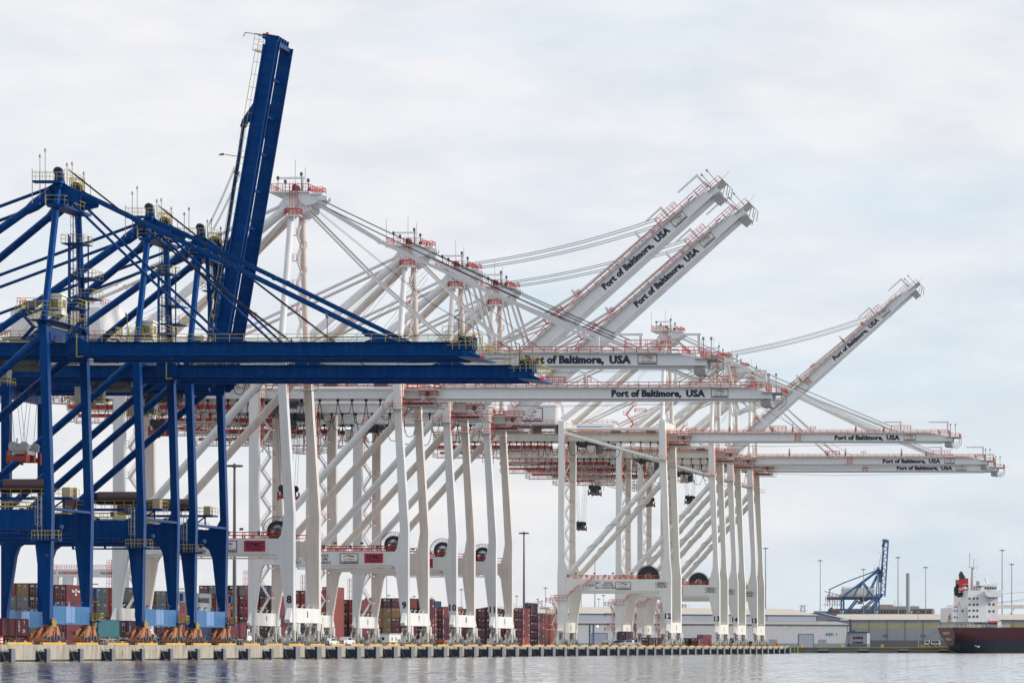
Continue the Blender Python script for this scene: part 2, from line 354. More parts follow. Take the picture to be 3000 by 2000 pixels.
_bog = {}
def bogie(kind, parent, x, yc):
    """travel gear below one corner of the sill"""
    P = {'A': KA, 'F': KA, 'W': KW, 'N': KN}[kind]; H = P['zb']
    if kind not in _bog:
        m = MB(); k = H / 2.8
        for xx in (-.75, .3):     # main equaliser cheeks
            m.prism([(-2.6, 1.25*k), (-3.0, 1.6*k), (-.7, 2.6*k), (-.35, H - .02), (.35, H - .02), (.7, 2.6*k), (3.0, 1.6*k), (2.6, 1.25*k), (0, 1.7*k)], xx, xx + .22, 'x')
        m.box(-.5, .3, -.5, .5, H - .5, H - .01)
        for c in (-2.5, 2.5):     # sub equalisers
            for xx in (-.62, .18):
                m.prism([(c - 1.4, .7), (c - 1.5, 1.0), (c - .45, 1.5*k), (c - .2, 1.75*k), (c + .2, 1.75*k), (c + .45, 1.5*k), (c + 1.5, 1.0), (c + 1.4, .7), (c, .95)], xx, xx + .2, 'x')
            for q in (-1.05, 1.05):
                m.box(-.66, .42, c + q - .5, c + q + .5, .28, .85)
                m.box(.45, 1.1, c + q - .16, c + q + .2, .35, .75)     # motor
            m.box(.44, .62, c - .5, c + .5, 1.0*k, 1.25*k)
        m.box(.55, .75, -.35, .0, .9, 1.9*k); m.box(.5, .72, 3.4, 3.75, .4, 1.35*k); m.box(-.9, .8, -4.35, -4.1, .55, .75); m.box(-.9, .8, 4.1, 4.35, .55, .75)
        m.tube((-.1, -.02, .3), (-.1, -.02, H - .2), .09); m.tube((.5, 1.6, .4), (.5, 1.2, H - .1), .07)
        if kind in 'WN':
            for c in (-3.3, -1.2, 1.0, 3.0): m.box(-.5, .55, c - .42, c + .42, .5, 1.35 * k * (1.15 if c in (-1.2, 3.0) else 1))
            for c in (-1.6, 1.7): m.prism([(c - .75, H - .03), (c + .75, H - .03), (c + .6, 1.7 * k), (c + .1, 1.2 * k), (c - .6, 1.75 * k)], .35, .6, 'x')
            m.box(.5, .95, -2.9, -2.2, .5, 1.9 * k); m.box(-1.1, -.5, -4.1, -3.2, .3, 1.3)
        else:
            for c in (-3.3, -1.3, 1.2, 3.2): m.box(-.6, .5, c - .5, c + .5, .45, 1.25)
            m.prism([(-2.9, 1.1), (-1.5, 2.55), (-.9, 2.55), (-.8, 1.3)], .5, .75, 'x'); m.prism([(2.9, 1.1), (1.5, 2.55), (.9, 2.55), (.8, 1.3)], .5, .75, 'x')
            m.tube((-1.6, -1.8, 1.7), (-1.6, 1.8, 1.7), .28, n=8)
        _bog[kind] = m
        d = MB(); k_ = H / 2.8
        for c in (-2.5, 2.5):
            for q in (-1.05, 1.05):
                d.disc((-.12, c + q, .32), .32, .3); d.disc((.47, c + q, .34), .16, .2); d.disc((1.15, c + q, .55), .22, .14, n=10)
            d.box(.2, .5, c - .25, c + .25, .95, 1.35*k); d.tube((.65, c, .5), (.9, c + .9, 1.2), .06, n=5)
            d.box(-.45, .1, c - .3, c + .3, .5, 1.2*k)
        for c in (-3.6, -2.0, -.5, .8, 2.2, 3.7): d.box(.56, .8, c - .28, c + .28, .15, .95 + .35 * ((c * 7) % 2)); d.tube((.7, c, .9), (.7, c + .35, 1.5 * k_), .07, n=5)
        d.box(-.5, .45, -.9, .9, .35, .8); d.tube((.7, -.6, .5), (.75, -.2, H - .5), .05, n=5)
        _bog[kind + 'd'] = d
        _bog[kind + 'm'] = None
    if _bog[kind + 'm'] is None:
        a = _bog[kind].build('bogie', M_bogie_o if kind in 'AF' else M_bogie, parent, (x, yc, 0))
        b = _bog[kind + 'd'].build('drive_gear', M_dgrey, a)
        _bog[kind + 'm'] = (a.data, b.data)
    else:
        a = bpy.data.objects.new('bogie', _bog[kind + 'm'][0]); COL.objects.link(a); a.parent = parent; a.location = (x, yc, 0)
        b = bpy.data.objects.new('drive_gear', _bog[kind + 'm'][1]); COL.objects.link(b); b.parent = a

def twin(mb, x0, x1, P, zb, zt, yc, cut=None):
    """twin box girder with cross ties and trolley rail; cut = (start,dz) tapers the end"""
    g = P['gh']; gw = P['gw']
    for s in (-1, 1):
        ya, yb = sorted((yc + s * g, yc + s * (g - gw)))
        pr = [(x0, zb), (x1, zb), (x1, zt), (x0, zt)] if not cut else [(x0, zb), (x1, zb), (x1, zt - cut[1]), (cut[0], zt), (x0, zt)]
        mb.prism(pr, ya, yb)
        yi = yc + s * (g - gw - .12)
        mb.box(x0, x1, min(yi, yi + .24*s), max(yi, yi + .24*s), zb - .28, zb - .003)
        # flange lips
        mb.box(x0, x1 if not cut else cut[0], ya - .05, ya - .003, zt - .07, zt - .01); mb.box(x0, x1, ya - .05, ya - .003, zb + .02, zb + .08)
    x = x0 + 1.0
    while x < x1 - 1:
        mb.box(x, x + .4, yc - g + gw + .003, yc + g - gw - .003, zt - .9, zt - .35); x += 6.0

def crane(P, up, body, body_far):
    k = P['k']; d = P['d']; rail_m = P['rail']; yc = (18 + d) / 2; g = P['gh']
    root = empty({'A': 'container_crane', 'W': 'container_crane', 'N': 'container_crane', 'F': 'container_crane'}[k])
    yn, yf = 0.0, 18.0
    A_ = k in 'AF'
    # legs
    for (prof) in (P['wl'], P['ll']):
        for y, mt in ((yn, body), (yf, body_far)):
            m = MB(); m.prism(legpoly(prof), y, y + d)
            zt = prof[-1][0]
            if A_ and prof is P['wl']:
                m.tube((-.95, y, 44.9), (-.95, y + d, 44.9), .55, n=14)
            if k == 'N':        # bolts plates and seams
                for z in (24.6, 28.9, 38): m.box(-2.4, -.5, y - .02, y - .003, z - .04, z + .04) if prof is P['wl'] else None
            m.build('leg', mt, root)
    # sill beams and hazard boards
    for xa, xb in ((P['wl'][0][1], P['wl'][0][2]), (P['ll'][0][1], P['ll'][0][2])):
        m = MB(); xm = xb + .06
        m.prism([(d + .003, P['zb'] + .05), (yf - .003, P['zb'] + .05), (yf - .003, P['zs']), (d + .003, P['zs'])], xa + .1, xm, 'x')
        if not A_:
            for yy in (-.02, yf + d + .02):
                s = -1 if yy < 1 else 1
                m.prism([(yy, P['zb'] + .1), (yy + s * 1.6, P['zb'] + .1), (yy + s * 1.9, P['zb'] + .6), (yy, P['zb'] + 2.6)], xa + .3, xb - .2, 'x')
        m.box(xm + .003, xm + .03, yc - .06, yc + .06, P['zb'] + .1, P['zs'] - .1)
        for q in (3.2, 7, 11, 14.8): m.tube((xm - .3, q, P['zs']), (xm - .3, q, P['zs'] + .5), .09, n=6); m.tube((xm - .3, q, P['zs'] + .5), (xm + .1, q + .1, P['zs'] + .55), .1, n=6)
        s = m.build('sill_beam', M_blue_l if A_ else (M_sill if k == 'W' else M_cream2), root)
        if A_:
            h = MB()
            for yy in (.2, yf + .6): h.prism([(yy, P['zb'] - .35), (yy + 1.8, P['zb'] - .35), (yy + 1.8, P['zb'] + .5), (yy, P['zb'] + .9)], xm + .15, xm + .3, 'x')
            h.build('hazard_board', M_hazard, s)
        m2 = MB()
        if A_: m2.box(xm + .005, xm + .02, 7.2, 11.2, P['zb'] + .3, P['zs'] - .05); m2.build('pale_panel', mat('faded_blue', (.16, .28, .50), .5, grime=.3), s)
    for x in (-.35, (P['ll'][0][1] + P['ll'][0][2]) / 2 + .1):
        for y in (d / 2 + .6, yf + d / 2 - .6): bogie(k, root, x, y)
    # portal beams
    pxa = P['ll'][4][2] - 1.0; pxb = P['wl'][4][1] + 1.0
    for y, mt in ((yn, body), (yf, body_far)):
        m = MB(); m.box(pxa, pxb, y + .04, y + d - .04, P['p0'], P['p1'])
        m.box(pxa + 1.2, pxb - 1.2, y + .02, y + .1, P['p1'] + .003, P['p1'] + .06)
        m.box(pxa + 3, pxb - 2, y + .3, y + .5, P['p0'] - .5, P['p0'] - .25)
        for i in range(5): m.box(pxa + 3 + i * 5.2, pxa + 3.3 + i * 5.2, y + .25, y + .55, P['p0'] - .25, P['p0'] - .003)
        p = m.build('portal_beam', mt, root)
        r = MB(); r.rail((pxa + 1, y + .1, P['p1']), (pxb - .6, y + .1, P['p1']), 1.15, 1.6, .06 if A_ else .12)
        r.rail((pxa + 1, y + d - .1, P['p1']), (pxb - .6, y + d - .1, P['p1']), 1.15, 1.6, .06 if A_ else .12)
        r.build('portal_railing', rail_m, p)
        if y == 0:
            x = pxa + 2
            while x < pxb - 2:
                b = MB(); b.box(x, x + .45, y - .3, y - .05, P['p1'] + .7, P['p1'] + 1.3); b.build('floodlight', M_dgrey, p)
                b = MB(); b.box(x + 2.0, x + 2.6, y + .4, y + .8, P['p1'] + 1.5, P['p1'] + 1.9); b.build('floodlight', M_dgrey, p); x += 5.3
    # portal cross beams (landside) and top cross beams
    for x0, x1, z0, z1 in ((P['ll'][-1][1] + .1, P['ll'][-1][2] - .1, P['p0'] + .3, P['p1'] - .2),
                           (P['ll'][-1][1] + .1, P['ll'][-1][2] - .1, P['ll'][-1][0] - 2.6, P['ll'][-1][0] - .4),
                           (P['wl'][-1][1] + .1, P['wl'][-1][2] - .1, P['wl'][-1][0] - 2.4, P['wl'][-1][0] - .1)):
        m = MB(); m.prism([(d + .003, z0), (yf - .003, z0), (yf - .003, z1), (d + .003, z1)], x0, x1, 'x'); m.build('cross_beam', M_blue if A_ else M_cream2, root)
    # side braces and ties
    (bx0, bz0), (bx1, bz1), br = P['brace']
    for y, mt in ((yn, body), (yf, body_far)):
        m = MB(); ym = y + d / 2
        m.tube((bx0, ym, bz0), (bx1, ym, bz1), br, n=16)
        dv = Vector((bx1 - bx0, 0, bz1 - bz0)).normalized(); Lb = math.hypot(bx1 - bx0, bz1 - bz0)
        for t, ln in ((.4, 4.0),) if A_ else ((.2, 2.2),):
            a = Vector((bx0, ym, bz0)) + dv * t; m.tube(a, a + dv * ln, br * 1.18, br * 1.12, n=14)
        if k == 'N':
            n_ = 90; pts = []
            for i in range(n_ + 1):
                t = .18 + .62 * i / n_; c = Vector((bx0, ym, bz0)) + dv * (Lb * t); a = i / n_ * 2 * math.pi * 3.2
                u = Vector((dv.z, 0, -dv.x)); pts.append(c + (u * math.cos(a) + Vector((0, 1, 0)) * math.sin(a)) * (br + .12))
            m.ptube(pts, .13, 5)
            for i in range(12):
                t = .15 + .06 * i; c = Vector((bx0, ym, bz0)) + dv * (Lb * t); m.tube(c, c + dv * .18, br * 1.1, n=14)
        m.build('diagonal_brace', mt, root)
        if P['tie']:
            m = MB(); m.tube((P['ll'][-1][2], ym, P['tie']), (P['wl'][-1][1], ym, P['tie']), .42, n=12)
            if k == 'N': m.tube((P['ll'][-1][2], ym, 60.6), (-3.3, ym, 53.0), .5, n=12)
            m.build('tie_tube', mt, root)
    if not A_:
        # walkway at the waterside leg
        for px, z in ((-3.2, 53.0 if k == 'N' else 46.5),):
            m = MB(); m.box(px - 1.6, px + 3.4, -1.0, -.003, z, z + .12); r = MB(); r.rail((px - 1.6, -.95, z), (px + 3.4, -.95, z), 1.1, 1.2); r.rail((px - 1.6, -.95, z), (px - 1.6, 0, z), 1.1, 1.2)
            o = m.build('leg_platform', M_grate, root); r.build('platform_railing', rail_m, o)
            m = MB(); m.box(px + .2, px + 3.4, yf - 1.0, yf - .003, z - 1.2, z - 1.1); r = MB(); r.rail((px + .2, yf - .95, z - 1.1), (px + 3.4, yf - .95, z - 1.1), 1.1, 1.2)
            o = m.build('leg_platform', M_grate, root); r.build('platform_railing', rail_m, o)
        r = MB(); ladder(r, P['wl'][-1][2] + .6, d / 2, P['gt'] - 9, P['gt'] + 1, cage=True); ladder(r, P['ll'][-1][2] + .6, d / 2, P['gt'] - 12, P['gt'] - 1); ladder(r, P['ll'][0][1] - .8, d, 4, P['p0'] - 1); r.build('caged_ladder', rail_m, root)
    # fixed girder
    m = MB(); twin(m, P['rear'], P['hx'] - .5, P, P['gb'], P['gt'], yc)
    gir = m.build('girder', MATS['far_crane_blue'] if k == 'F' else M_blue if A_ else M_cream2 if k == 'N' else M_boomw, root)
    r = MB(); r.rail((P['rear'], yc - g - .7, P['gt']), (P['hx'] - .8, yc - g - .7, P['gt']), 1.15, 2.0, .07 if A_ else .125); r.rail((P['rear'], yc + g + .7, P['gt']), (P['hx'] - .8, yc + g + .7, P['gt']), 1.15, 2.0, .07 if A_ else .125)
    r.build('girder_railing', rail_m, gir)
    wk = MB(); wk.box(P['rear'], P['hx'] - .8, yc - g - .75, yc - g + .1, P['gt'] + .003, P['gt'] + .09); wk.box(P['rear'], P['hx'] - .8, yc + g - .1, yc + g + .75, P['gt'] + .003, P['gt'] + .09)
    if not A_: wk.tube((P['rear'], yc - g - .3, P['gt'] + .45), (P['hx'] - 3, yc - g - .3, P['gt'] + .45), .14, n=6)
    wk.build('walkway', M_grate, gir)
    # girder hangers onto the legs
    m = MB()
    for xx in ((P['ll'][-1][1] + P['ll'][-1][2]) / 2, (P['wl'][-1][1] + P['wl'][-1][2]) / 2):
        zt = P['gb'] - .3 if A_ and xx < -10 else P['gt'] + .1
        m.box(xx - .7, xx + .7, d + .003, yf - .003, zt, zt + 1.1)
    m.build('girder_seat', M_blue if A_ else M_cream2, root)
    # ---------------- boom (its own axis at the hinge)
    hz = P['hz']; L_ = P['L'] + (1.2 if (k == 'A' and up) else 0); zt = P['gt'] - hz; zb = P['gb'] - hz
    m = MB()
    if k == 'F':
        for yy in (-g, g):
            for zz in (zb - 1.2, zt + .6): m.beam((.4, yy, zz), (L_, yy, zz), .55)
            for i in range(int(L_ // 3)): m.beam((.4 + 3 * i, yy, zb - 1.2 if i % 2 else zt + .6), (3.4 + 3 * i, yy, zt + .6 if i % 2 else zb - 1.2), .3)
        for i in range(int(L_ // 3)): m.beam((.4 + 3 * i, -g, zb - 1.2), (.4 + 3 * i, g, zb - 1.2), .3); m.beam((.4 + 3 * i, -g, zb - 1.2), (3.4 + 3 * i, g, zb - 1.2), .25)
        m.box(L_ - 1.5, L_ + 1, -g - 1.5, g + 1.5, zb - 1, zt + 1)
        m.box(16, 22, -g - .4, -g + .2, zt + .6, zt + 3)
    else: twin(m, .4, L_, P, zb, zt, 0, None if A_ else (L_ - 5, .9))
    for s in (-1, 1):     # hinge plates
        m.prism([(-.9, -.2), (-.9, .6), (0, zt + .9), (1.6, zt + .5), (2.6, zt), (2.6, zb + .3), (0, -.9)], s * (g + .06), s * (g + .22))
        m.tube((0, s * (g - .1), 0), (0, s * (g + .4), 0), .5, n=14)
    if A_:
        m.box(L_ - .7, L_ - .003, -g + P['gw'], g - P['gw'], zb + .1, zt - .1)
    for xa in ((P['fo'][-1][0] - P['hx'], P['fi'][-1][0] - P['hx'])):
        for s in (-1, 1):
            y0 = s * (g - .9)
            if A_: m.prism([(xa - 1.2, zt - .02), (xa + 4.6, zt - .02), (xa + .6, zt + 1.75), (xa - .5, zt + 1.9), (xa - .9, zt + 1.3), (xa + .6, zt + .6)], y0 - .2, y0 + .2)
            else: m.prism([(xa - .9, zt - .02), (xa + 3.6, zt - .02), (xa + .7, zt + 1.0), (xa - .5, zt + 1.15), (xa - .9, zt + .6)], y0 - .2, y0 + .2)
            m.tube((xa - .2, y0 - .35, zt + (1.35 if A_ else .75)), (xa - .2, y0 + .35, zt + (1.35 if A_ else .75)), .42, n=12)
    if not A_:
        for xp in (14, 32, 50): 
            if xp < L_: m.box(xp, xp + .55, -g - .1, -g + .35, zt + .01, zt + 3.0)
        for xp, arm in ((P['fo'][-1][0] - P['hx'] + 1.4, -4.4), (L_ - 1.6, -5.2)):
            m.box(xp, xp + .5, -g + .4, -g + .9, zt + .01, zt + 3.6); m.prism([(xp + .5, zt + 3.2), (xp + .5, zt + 3.6), (xp + arm, zt + 3.55), (xp + arm, zt + 3.25)], -g + .45, -g + .85)
        m.tube((4, -g - .25, zt + .35), (L_ - 6, -g - .25, zt + .35), .17, n=6)
    boom = m.build('boom', MATS['far_crane_blue'] if k == 'F' else M_blue if A_ else M_boomw, root, (P['hx'], yc, hz))
    boom.rotation_euler = (0, -R(P['ang']) if up else 0, 0)
    r = MB()
    for s in (-1, 1):
        r.rail((2.5, s * (g + .6), zt), (L_ - 2, s * (g + .6), zt), 1.15, 2.0, .07 if A_ else .125)
    if not A_:
        xq = P['fo'][-1][0] - P['hx']
        r.ringrail(xq - 1, xq + 4.5, -g - .6, -g + 1.4, zt + 1.1, 1.3, 1.0, .075); r.ringrail(xq - 24, xq - 22.6, -g - .6, -g, zt + 1.1, 1.0, .9)
        xq = P['fi'][-1][0] - P['hx']; r.ringrail(xq - 1, xq + 3.5, -g - .6, -g + 1.4, zt + 1.0, 1.2, 1.0, .09)
        r.ringrail(L_ - 1, L_ + 2.0, -g - .5, g + .5, zt - .9, 1.1, 1.1, .08); r.ringrail(L_ - 4, L_ - 1, -g - .5, g + .5, zt + .02, 1.1, 1.1, .08)
        if k == 'N':
            for z in (zb - .2, zb + 1): r.ringrail(33, 34.4, -g - .8, -g - .05, z, 1.2, 1.4, .08)
    else:
        if up: r.ringrail(L_ - 2.2, L_ + .4, -g - .6, -g + 2.0, zt + .1, 1.5, .8, .06)
        else: r.ringrail(L_ - 1.5, L_ + 3.2, -g - .6, g + .6, zb + .9, 1.15, 1.0, .07); r.ringrail(L_ + .2, L_ + 3.2, -g - .5, -g + 1.6, zt + .1, 1.15, 1.0, .08); r.rail((L_ - 2, -g - .6, zt + .02), (L_ + .6, -g - .6, zt + .02), 2.2, .9, .08, 2)
        if not up: r.rail((L_ + .6, -g - .6, zt + .3), (L_ + 3.2, -g - .6, zb + .4), 1.1, .8, .08, 1)
    r.build('boom_railing', rail_m, boom)
    wk = MB()
    for s in (-1, 1): wk.box(2.5, L_ - 1, min(s * (g - .1), s * (g + .7)), max(s * (g - .1), s * (g + .7)), zt + .003, zt + .08)
    if not A_:
        x = 5.0
        while x < L_ - 6: wk.box(x, x + 1.1, -g - .1, -g + .2, zt + .5, zt + .8); x += 5.3
    wk.build('boom_walkway', M_blue if A_ else M_grate, boom)
    t = MB()
    if A_:
        if not up: t.prism([(L_ + .003, zb - .1), (L_ + 3.3, zb - .3), (L_ + 3.3, zb - .05), (L_ + 1.2, zb + .8), (L_ + .003, zb + .8)], -g - .5, g + .5)
        if up: t.box(L_ + .003, L_ + .3, -g, g, zt - .3, zt)
        else: t.box(L_ + .1, L_ + 2.0, -g - .3, -g + 1.4, zb + .85, zt + .9); t.tube((L_ + 1.9, -g + .5, zb + .85), (L_ + 1.9, -g + .5, zt + .7), .8, n=12)
        for yy in (-3, -1.5, 0, 1.5, 3): t.box(L_ + .1, L_ + .9, yy - .15, yy + .15, zb + .3, zt + 1.1)
        t.tube((L_ + .3, -g - .5, zt), (L_ + .3, -g - .5, zt + 3.2), .06, n=6); t.tube((L_ + .3, -g - .5, zt + 3.2), (L_ - .4, -g - .5, zt + 3.4), .06, n=6)
        for xp in (8, 20, 36): q = MB(); q.tube((xp, -g - .5, zt), (xp, -g - .5, zt + 3.4), .06, n=5); q.tube((xp, -g - .5, zt + 3.4), (xp - .2, -g - .5, zt + 4.1), .2, .1, n=6); q.build('lamp_arm', M_dgrey, boom)
        tp = t.build('tip_platform', M_blue, boom)
        l = MB()
        if not up: l.tube((L_ + 3.3, -g, zb - .1), (L_ + 3.9, -g, zb - .1), .22, .1, n=10)
        l.tube((L_ + 1, 0, zt + 1.1), (L_ + 1.5, 0, zt + 1.3), .28, n=8); l.tube((L_ - .2, g + .5, zt), (L_, g + 1.6, zt), .3, n=8)
        l.build('warning_lamp', mat('lamp_red', (.7, .02, .02), .3, emit=((1, .03, .02), .1)), tp)
    else:
        t.box(L_ - 2.0, L_ + 2.1, -g - .6, g + .6, zt - 1.0, zt - .9)
        t.box(L_ - 2.2, L_ - .2, -g + .2, g - .2, zb - 1.5, zb - .35)
        for y in (-g + .1, g - .1):
            t.beam((L_ + .4, y, zb - 1.9), (L_ + 2.0, y, zb - .6), .16); t.beam((L_ + 2.0, y, zb - .6), (L_ + 2.0, y, zt - 1), .16); t.beam((L_ - 1, y, zb - 1.9), (L_ + 1.6, y, zb - .2), .14)
        for q in (-.5, .9): t.tube((L_ + q, -g, zt - .9), (L_ + q, -g, zt + 2.6), .08, n=6); t.box(L_ + q - .2, L_ + q + .2, -g - .2, -g + .2, zt + 2.4, zt + 2.9)
        t.tube((L_ + 1.8, -g, zt - .9), (L_ + 4.3, -g, zt - .6), .04, n=4)
        t.build('tip_platform', M_grey, boom)
        t = MB(); w_ = 18.5
        xs = 37.5 if k == 'W' else 44.2
        for j in range(3): text(t, 'Port of Baltimore,', xs + j * .05, -g - .03 - j * .025, zb + .42, 1.42, w_ * .745, .042); text(t, 'USA', xs + w_ * .8 + j * .05, -g - .03 - j * .025, zb + .42, 1.42, w_ * .2, .042)
        t.build('boom_lettering', M_ink, boom)
        logo(boom, xs + w_ + 1.3, zb + .2, 3.4, 1.72, -g - .01)
        if k == 'N':
            t = MB()
            for xp in (14, 26.2, 32, 50, 58): t.box(xp + .03, xp + .5, -g - .14, -g - .1, zt + .1, zt + 1.9)
            t.build('hazard_sleeve', M_hazard, boom)
    if A_ and k == 'A' and not up:
        t = MB(); t.beam((1.0, -g - .75, zt + 1.2), (1.0, -g - .75, zb - .2), .12); t.beam((1.0, -g - .75, zb - .2), (1.9, -g - .75, zb - .1), .12); t.build('guard_pole', M_yel, boom)
    # festoon cable loops
    if k in 'WN':
        m = MB(); x = P['rear'] + 6; i = 0
        random.seed(5)
        while x < -4:
            wv = random.choice((2.2, 2.8, 3.6)); dp = random.uniform(2.6, 5.2)
            if x < -34: wv = 2.0; dp = random.uniform(2.4, 4.2)
            pts = [(x + wv * t / 8, yc - g - .4, P['gb'] - .35 - dp * (1 - (2 * t / 8 - 1) ** 4)) for t in range(9)]
            m.ptube(pts, .08, 5)
            m.box(x - .25, x + .25, yc - g - .7, yc - g - .1, P['gb'] - .6, P['gb'] - .1)
            x += wv
        m.build('festoon_cable', M_rope, root)
        # maintenance gantry under the back reach
        m = MB(); r = MB(); q = MB(); zr = P['gb']
        xa, xb = -69.3, -36.0
        q.box(xa, xb, yc - 2.6, yc - 2.4, zr - 2.0, zr - 1.1); q.box(xa, xb, yc + 2.4, yc + 2.6, zr - 2.0, zr - 1.1)
        for ya_, yb2 in ((yc - 3.1, yc - 2.2), (yc + 2.2, yc + 3.1)): m.box(xa, xb, ya_, yb2, zr - 2.3, zr - 2.1); m.box(xa, xb, ya_, yb2, zr - 4.6, zr - 4.45)
        q.box(xa + 10, xb - 8, yc - 1.2, yc + 1.2, zr - 2.8, zr - 2.7); q.box(xa + 2, xa + 14, yc - 2.3, yc - 2.1, zr - 3.6, zr - 2.9)
        x = xa + .3
        while x < xb:
            for y in (yc - 2.6, yc + 2.6): m.beam((x, y, zr - 2.1), (x, y, zr - 4.5), .12); m.beam((x, y, zr - 2.1), (x, y, zr - .2), .14)
            x += 3.6
        for xt in (-55, -44):
            for y in (yc - 2.6, yc + 2.6):
                m.beam((xt, y, zr - 6.2), (xt, y, zr + .0), .16); m.beam((xt + 2, y, zr - 6.2), (xt + 2, y, zr + .0), .16)
                for j in range(3): m.beam((xt, y, zr - 6 + 2 * j), (xt + 2, y, zr - 4 + 2 * j), .12)
        for y in (yc - 2.2, yc + 2.2):
            pl = [(-52, zr - 4.6), (-47, zr - 6.2), (-42, zr - 6.5), (-36.5, zr - 4.8)]
            for (x0_, z0_), (x1_, z1_) in zip(pl[:-1], pl[1:]): m.beam((x0_, y, z0_), (x1_, y, z1_), .16)
            for i in range(9): xx = -50 + i * 1.6; m.beam((xx, y, zr - 4.6), (xx + .8, y, zr - 6.0 if 1 < i < 7 else zr - 5.2), .1); m.beam((xx + .8, y, zr - 6.0 if 1 < i < 7 else zr - 5.2), (xx + 1.6, y, zr - 4.6), .1)
            r.rail((-48, y, zr - 6.3), (-40, y, zr - 6.4), 1.0, 1.3, .09)
        for y in (yc - 3, yc + 3): r.rail((xa, y, zr - 4.4), (xb, y, zr - 4.4), 1.1, 1.5, .085); r.rail((xa, y, zr - 2.05), (xb, y, zr - 2.05), 1.1, 1.5, .085)
        r.rail((xa, yc - 3, zr - 4.4), (xa, yc + 3, zr - 4.4), 1.1, 1.5, .08)
        o = m.build('maintenance_gantry', M_grate, root); q.build('red_beam', M_redpanel, o); r.build('gantry_railing', rail_m, o)
    if k in 'WN':       # platforms round the boom hinge
        m = MB(); r = MB(); h_ = MB(); zg = P['gb']
        for z, xa, xb in ((zg - 1.4, -3.6, 4.4), (P['gt'] - .4, -2.2, 5.2), (zg + .3, 1.2, 4.8)):
            m.box(xa, xb, yc - g - 1.9, yc - g - .5, z - .15, z); r.ringrail(xa, xb, yc - g - 1.85, yc - g - .6, z, 1.1, 1.1, .08)
            m.box(xa, xb, yc + g + .5, yc + g + 1.9, z - .15, z); r.rail((xa, yc + g + 1.8, z), (xb, yc + g + 1.8, z), 1.1, 1.2, .08)
        h_.box(-2.8, 3.4, yc - 3, yc + 3, zg - 1.3, zg - .6); h_.disc((2.6, yc - g - .5, zg + .9), .5, .3, 'y', 12)
        for xx in (-18, -8): h_.box(xx, xx + 2.6, yc - g - .7, yc - g - .1, P['gt'] + .2, P['gt'] + .9)
        o = m.build('hinge_platform', M_grate, root); r.build('platform_railing', rail_m, o); h_.build('hinge_machinery', M_dgrey, o)
    # ---------------- A frame and apex
    ax, az, ah = P['ax'], P['az'], P['ah']
    zleg = P['wl'][-1][0]
    x0 = (P['wl'][-1][1] + P['wl'][-1][2]) / 2
    for s, mt in ((-1, body), (1, body_far)):
        m = MB(); m.tube((x0, yc + s * (yc - d / 2 - .0), zleg + .4), (ax, yc + s * ah, az), P['ar'], n=16)
        m.box(x0 - .7, x0 + .7, yc + s * (yc - d / 2) - .7, yc + s * (yc - d / 2) + .7, zleg + .003, zleg + .45)
        m.build('mast_leg', mt, root)
    m = MB(); r = MB(); sheaves = []; pms = []
    def nb(): q = MB(); sheaves.append(q); return q
    if A_:
        m.tube((ax + .1, yc - ah - 1.2, az), (ax + .1, yc + ah + 1.2, az), .55, n=14)
        for s in (-1, 1):
            y = yc + s * ah
            m.prism([(ax - 2.2, az - 1.6), (ax - 2.0, az - .4), (ax - .2, az + .7), (ax + .5, az + .7), (ax + 3.2, az - 1.2), (ax + 3.0, az - 2.0), (ax + .3, az - 2.6), (ax - 1.2, az - 2.4)], y - .15, y + .15)
        m.prism([(ax - .5, az + .5), (ax - .35, az + 2.3), (ax + .45, az + 2.3), (ax + .8, az + .5)], yc - ah - .5, yc - ah + .5)
        m.box(ax - 3.0, ax + 1.0, yc - ah - 2.2, yc - ah - .8, az + .3, az + .6)
        m.box(ax - 1.2, ax + 1.2, yc - ah - 1.5, yc + ah + 2.8, az - 3.0, az - 2.6)
        nb().disc((ax - .05, yc - ah, az + 2.1), .62, .7, 'y'); nb().disc((ax - .05, yc - ah - .4, az + 2.1), .2, .2, 'y'); nb().disc((ax - .05, yc + ah, az + .9), .7, 1.2, 'y')
        r.ringrail(ax - 3.0, ax + 1.0, yc - ah - 2.2, yc - ah - .8, az + .6, 1.2, 1.0, .05); r.ringrail(ax - 1.3, ax + 1.3, yc - ah - 1.5, yc + ah + 2.8, az - 2.6, 1.2, 1.8, .055)
        r.rail((ax + .8, yc - ah, az + .7), (ax + .8, yc + ah + 1, az + .7), 1.7, 1.4, .055, 2); r.ringrail(ax - .8, ax + .8, yc + ah - .9, yc + ah + .9, az + .2, 1.9, .8, .09)
        for x, y, h in ((-3.0, -ah - 2.2, 2.2), (-2.3, -ah - 1.0, 4.4), (-1.5, -ah - 1.2, 5.2), (.5, -2, 3.6), (.6, 0, 4.0), (.8, ah + .5, 3.2), (1.2, ah + 2.4, 1.6)):
            pm = MB(); pms.append(pm); pm.tube((ax + x, yc + y, az - 2.6), (ax + x, yc + y, az + h), .055, n=5)
            if h > 3: pm.tube((ax + x, yc + y, az + h), (ax + x, yc + y, az + h - .45), .08, .2, n=8)
    else:
        zt_ = az + 1.6
        m.tube((ax, yc - ah - .8, az - .4), (ax, yc + ah + .8, az - .4), .8, n=14)
        for s in (-1, 1):
            y = yc + s * ah
            m.prism([(ax - 2.4, az - .4), (ax - 1.2, zt_ - .5), (ax + 1.0, zt_ - .5), (ax + 3.2, az - .6), (ax + 3.0, az - 1.3), (ax + 1.2, az - 2.3), (ax - .6, az - 1.9)], y - .2, y + .2)
            m.prism([(ax + 1.0, zt_), (ax + 5.4, zt_ - .2), (ax + 5.4, zt_ - .7), (ax + 4.8, zt_ - 1.0), (ax + 4.6, zt_ - 1.7), (ax + 2.6, zt_ - 2.3), (ax + 1.6, zt_ - 1.6)], y - 1.1, y - .8)
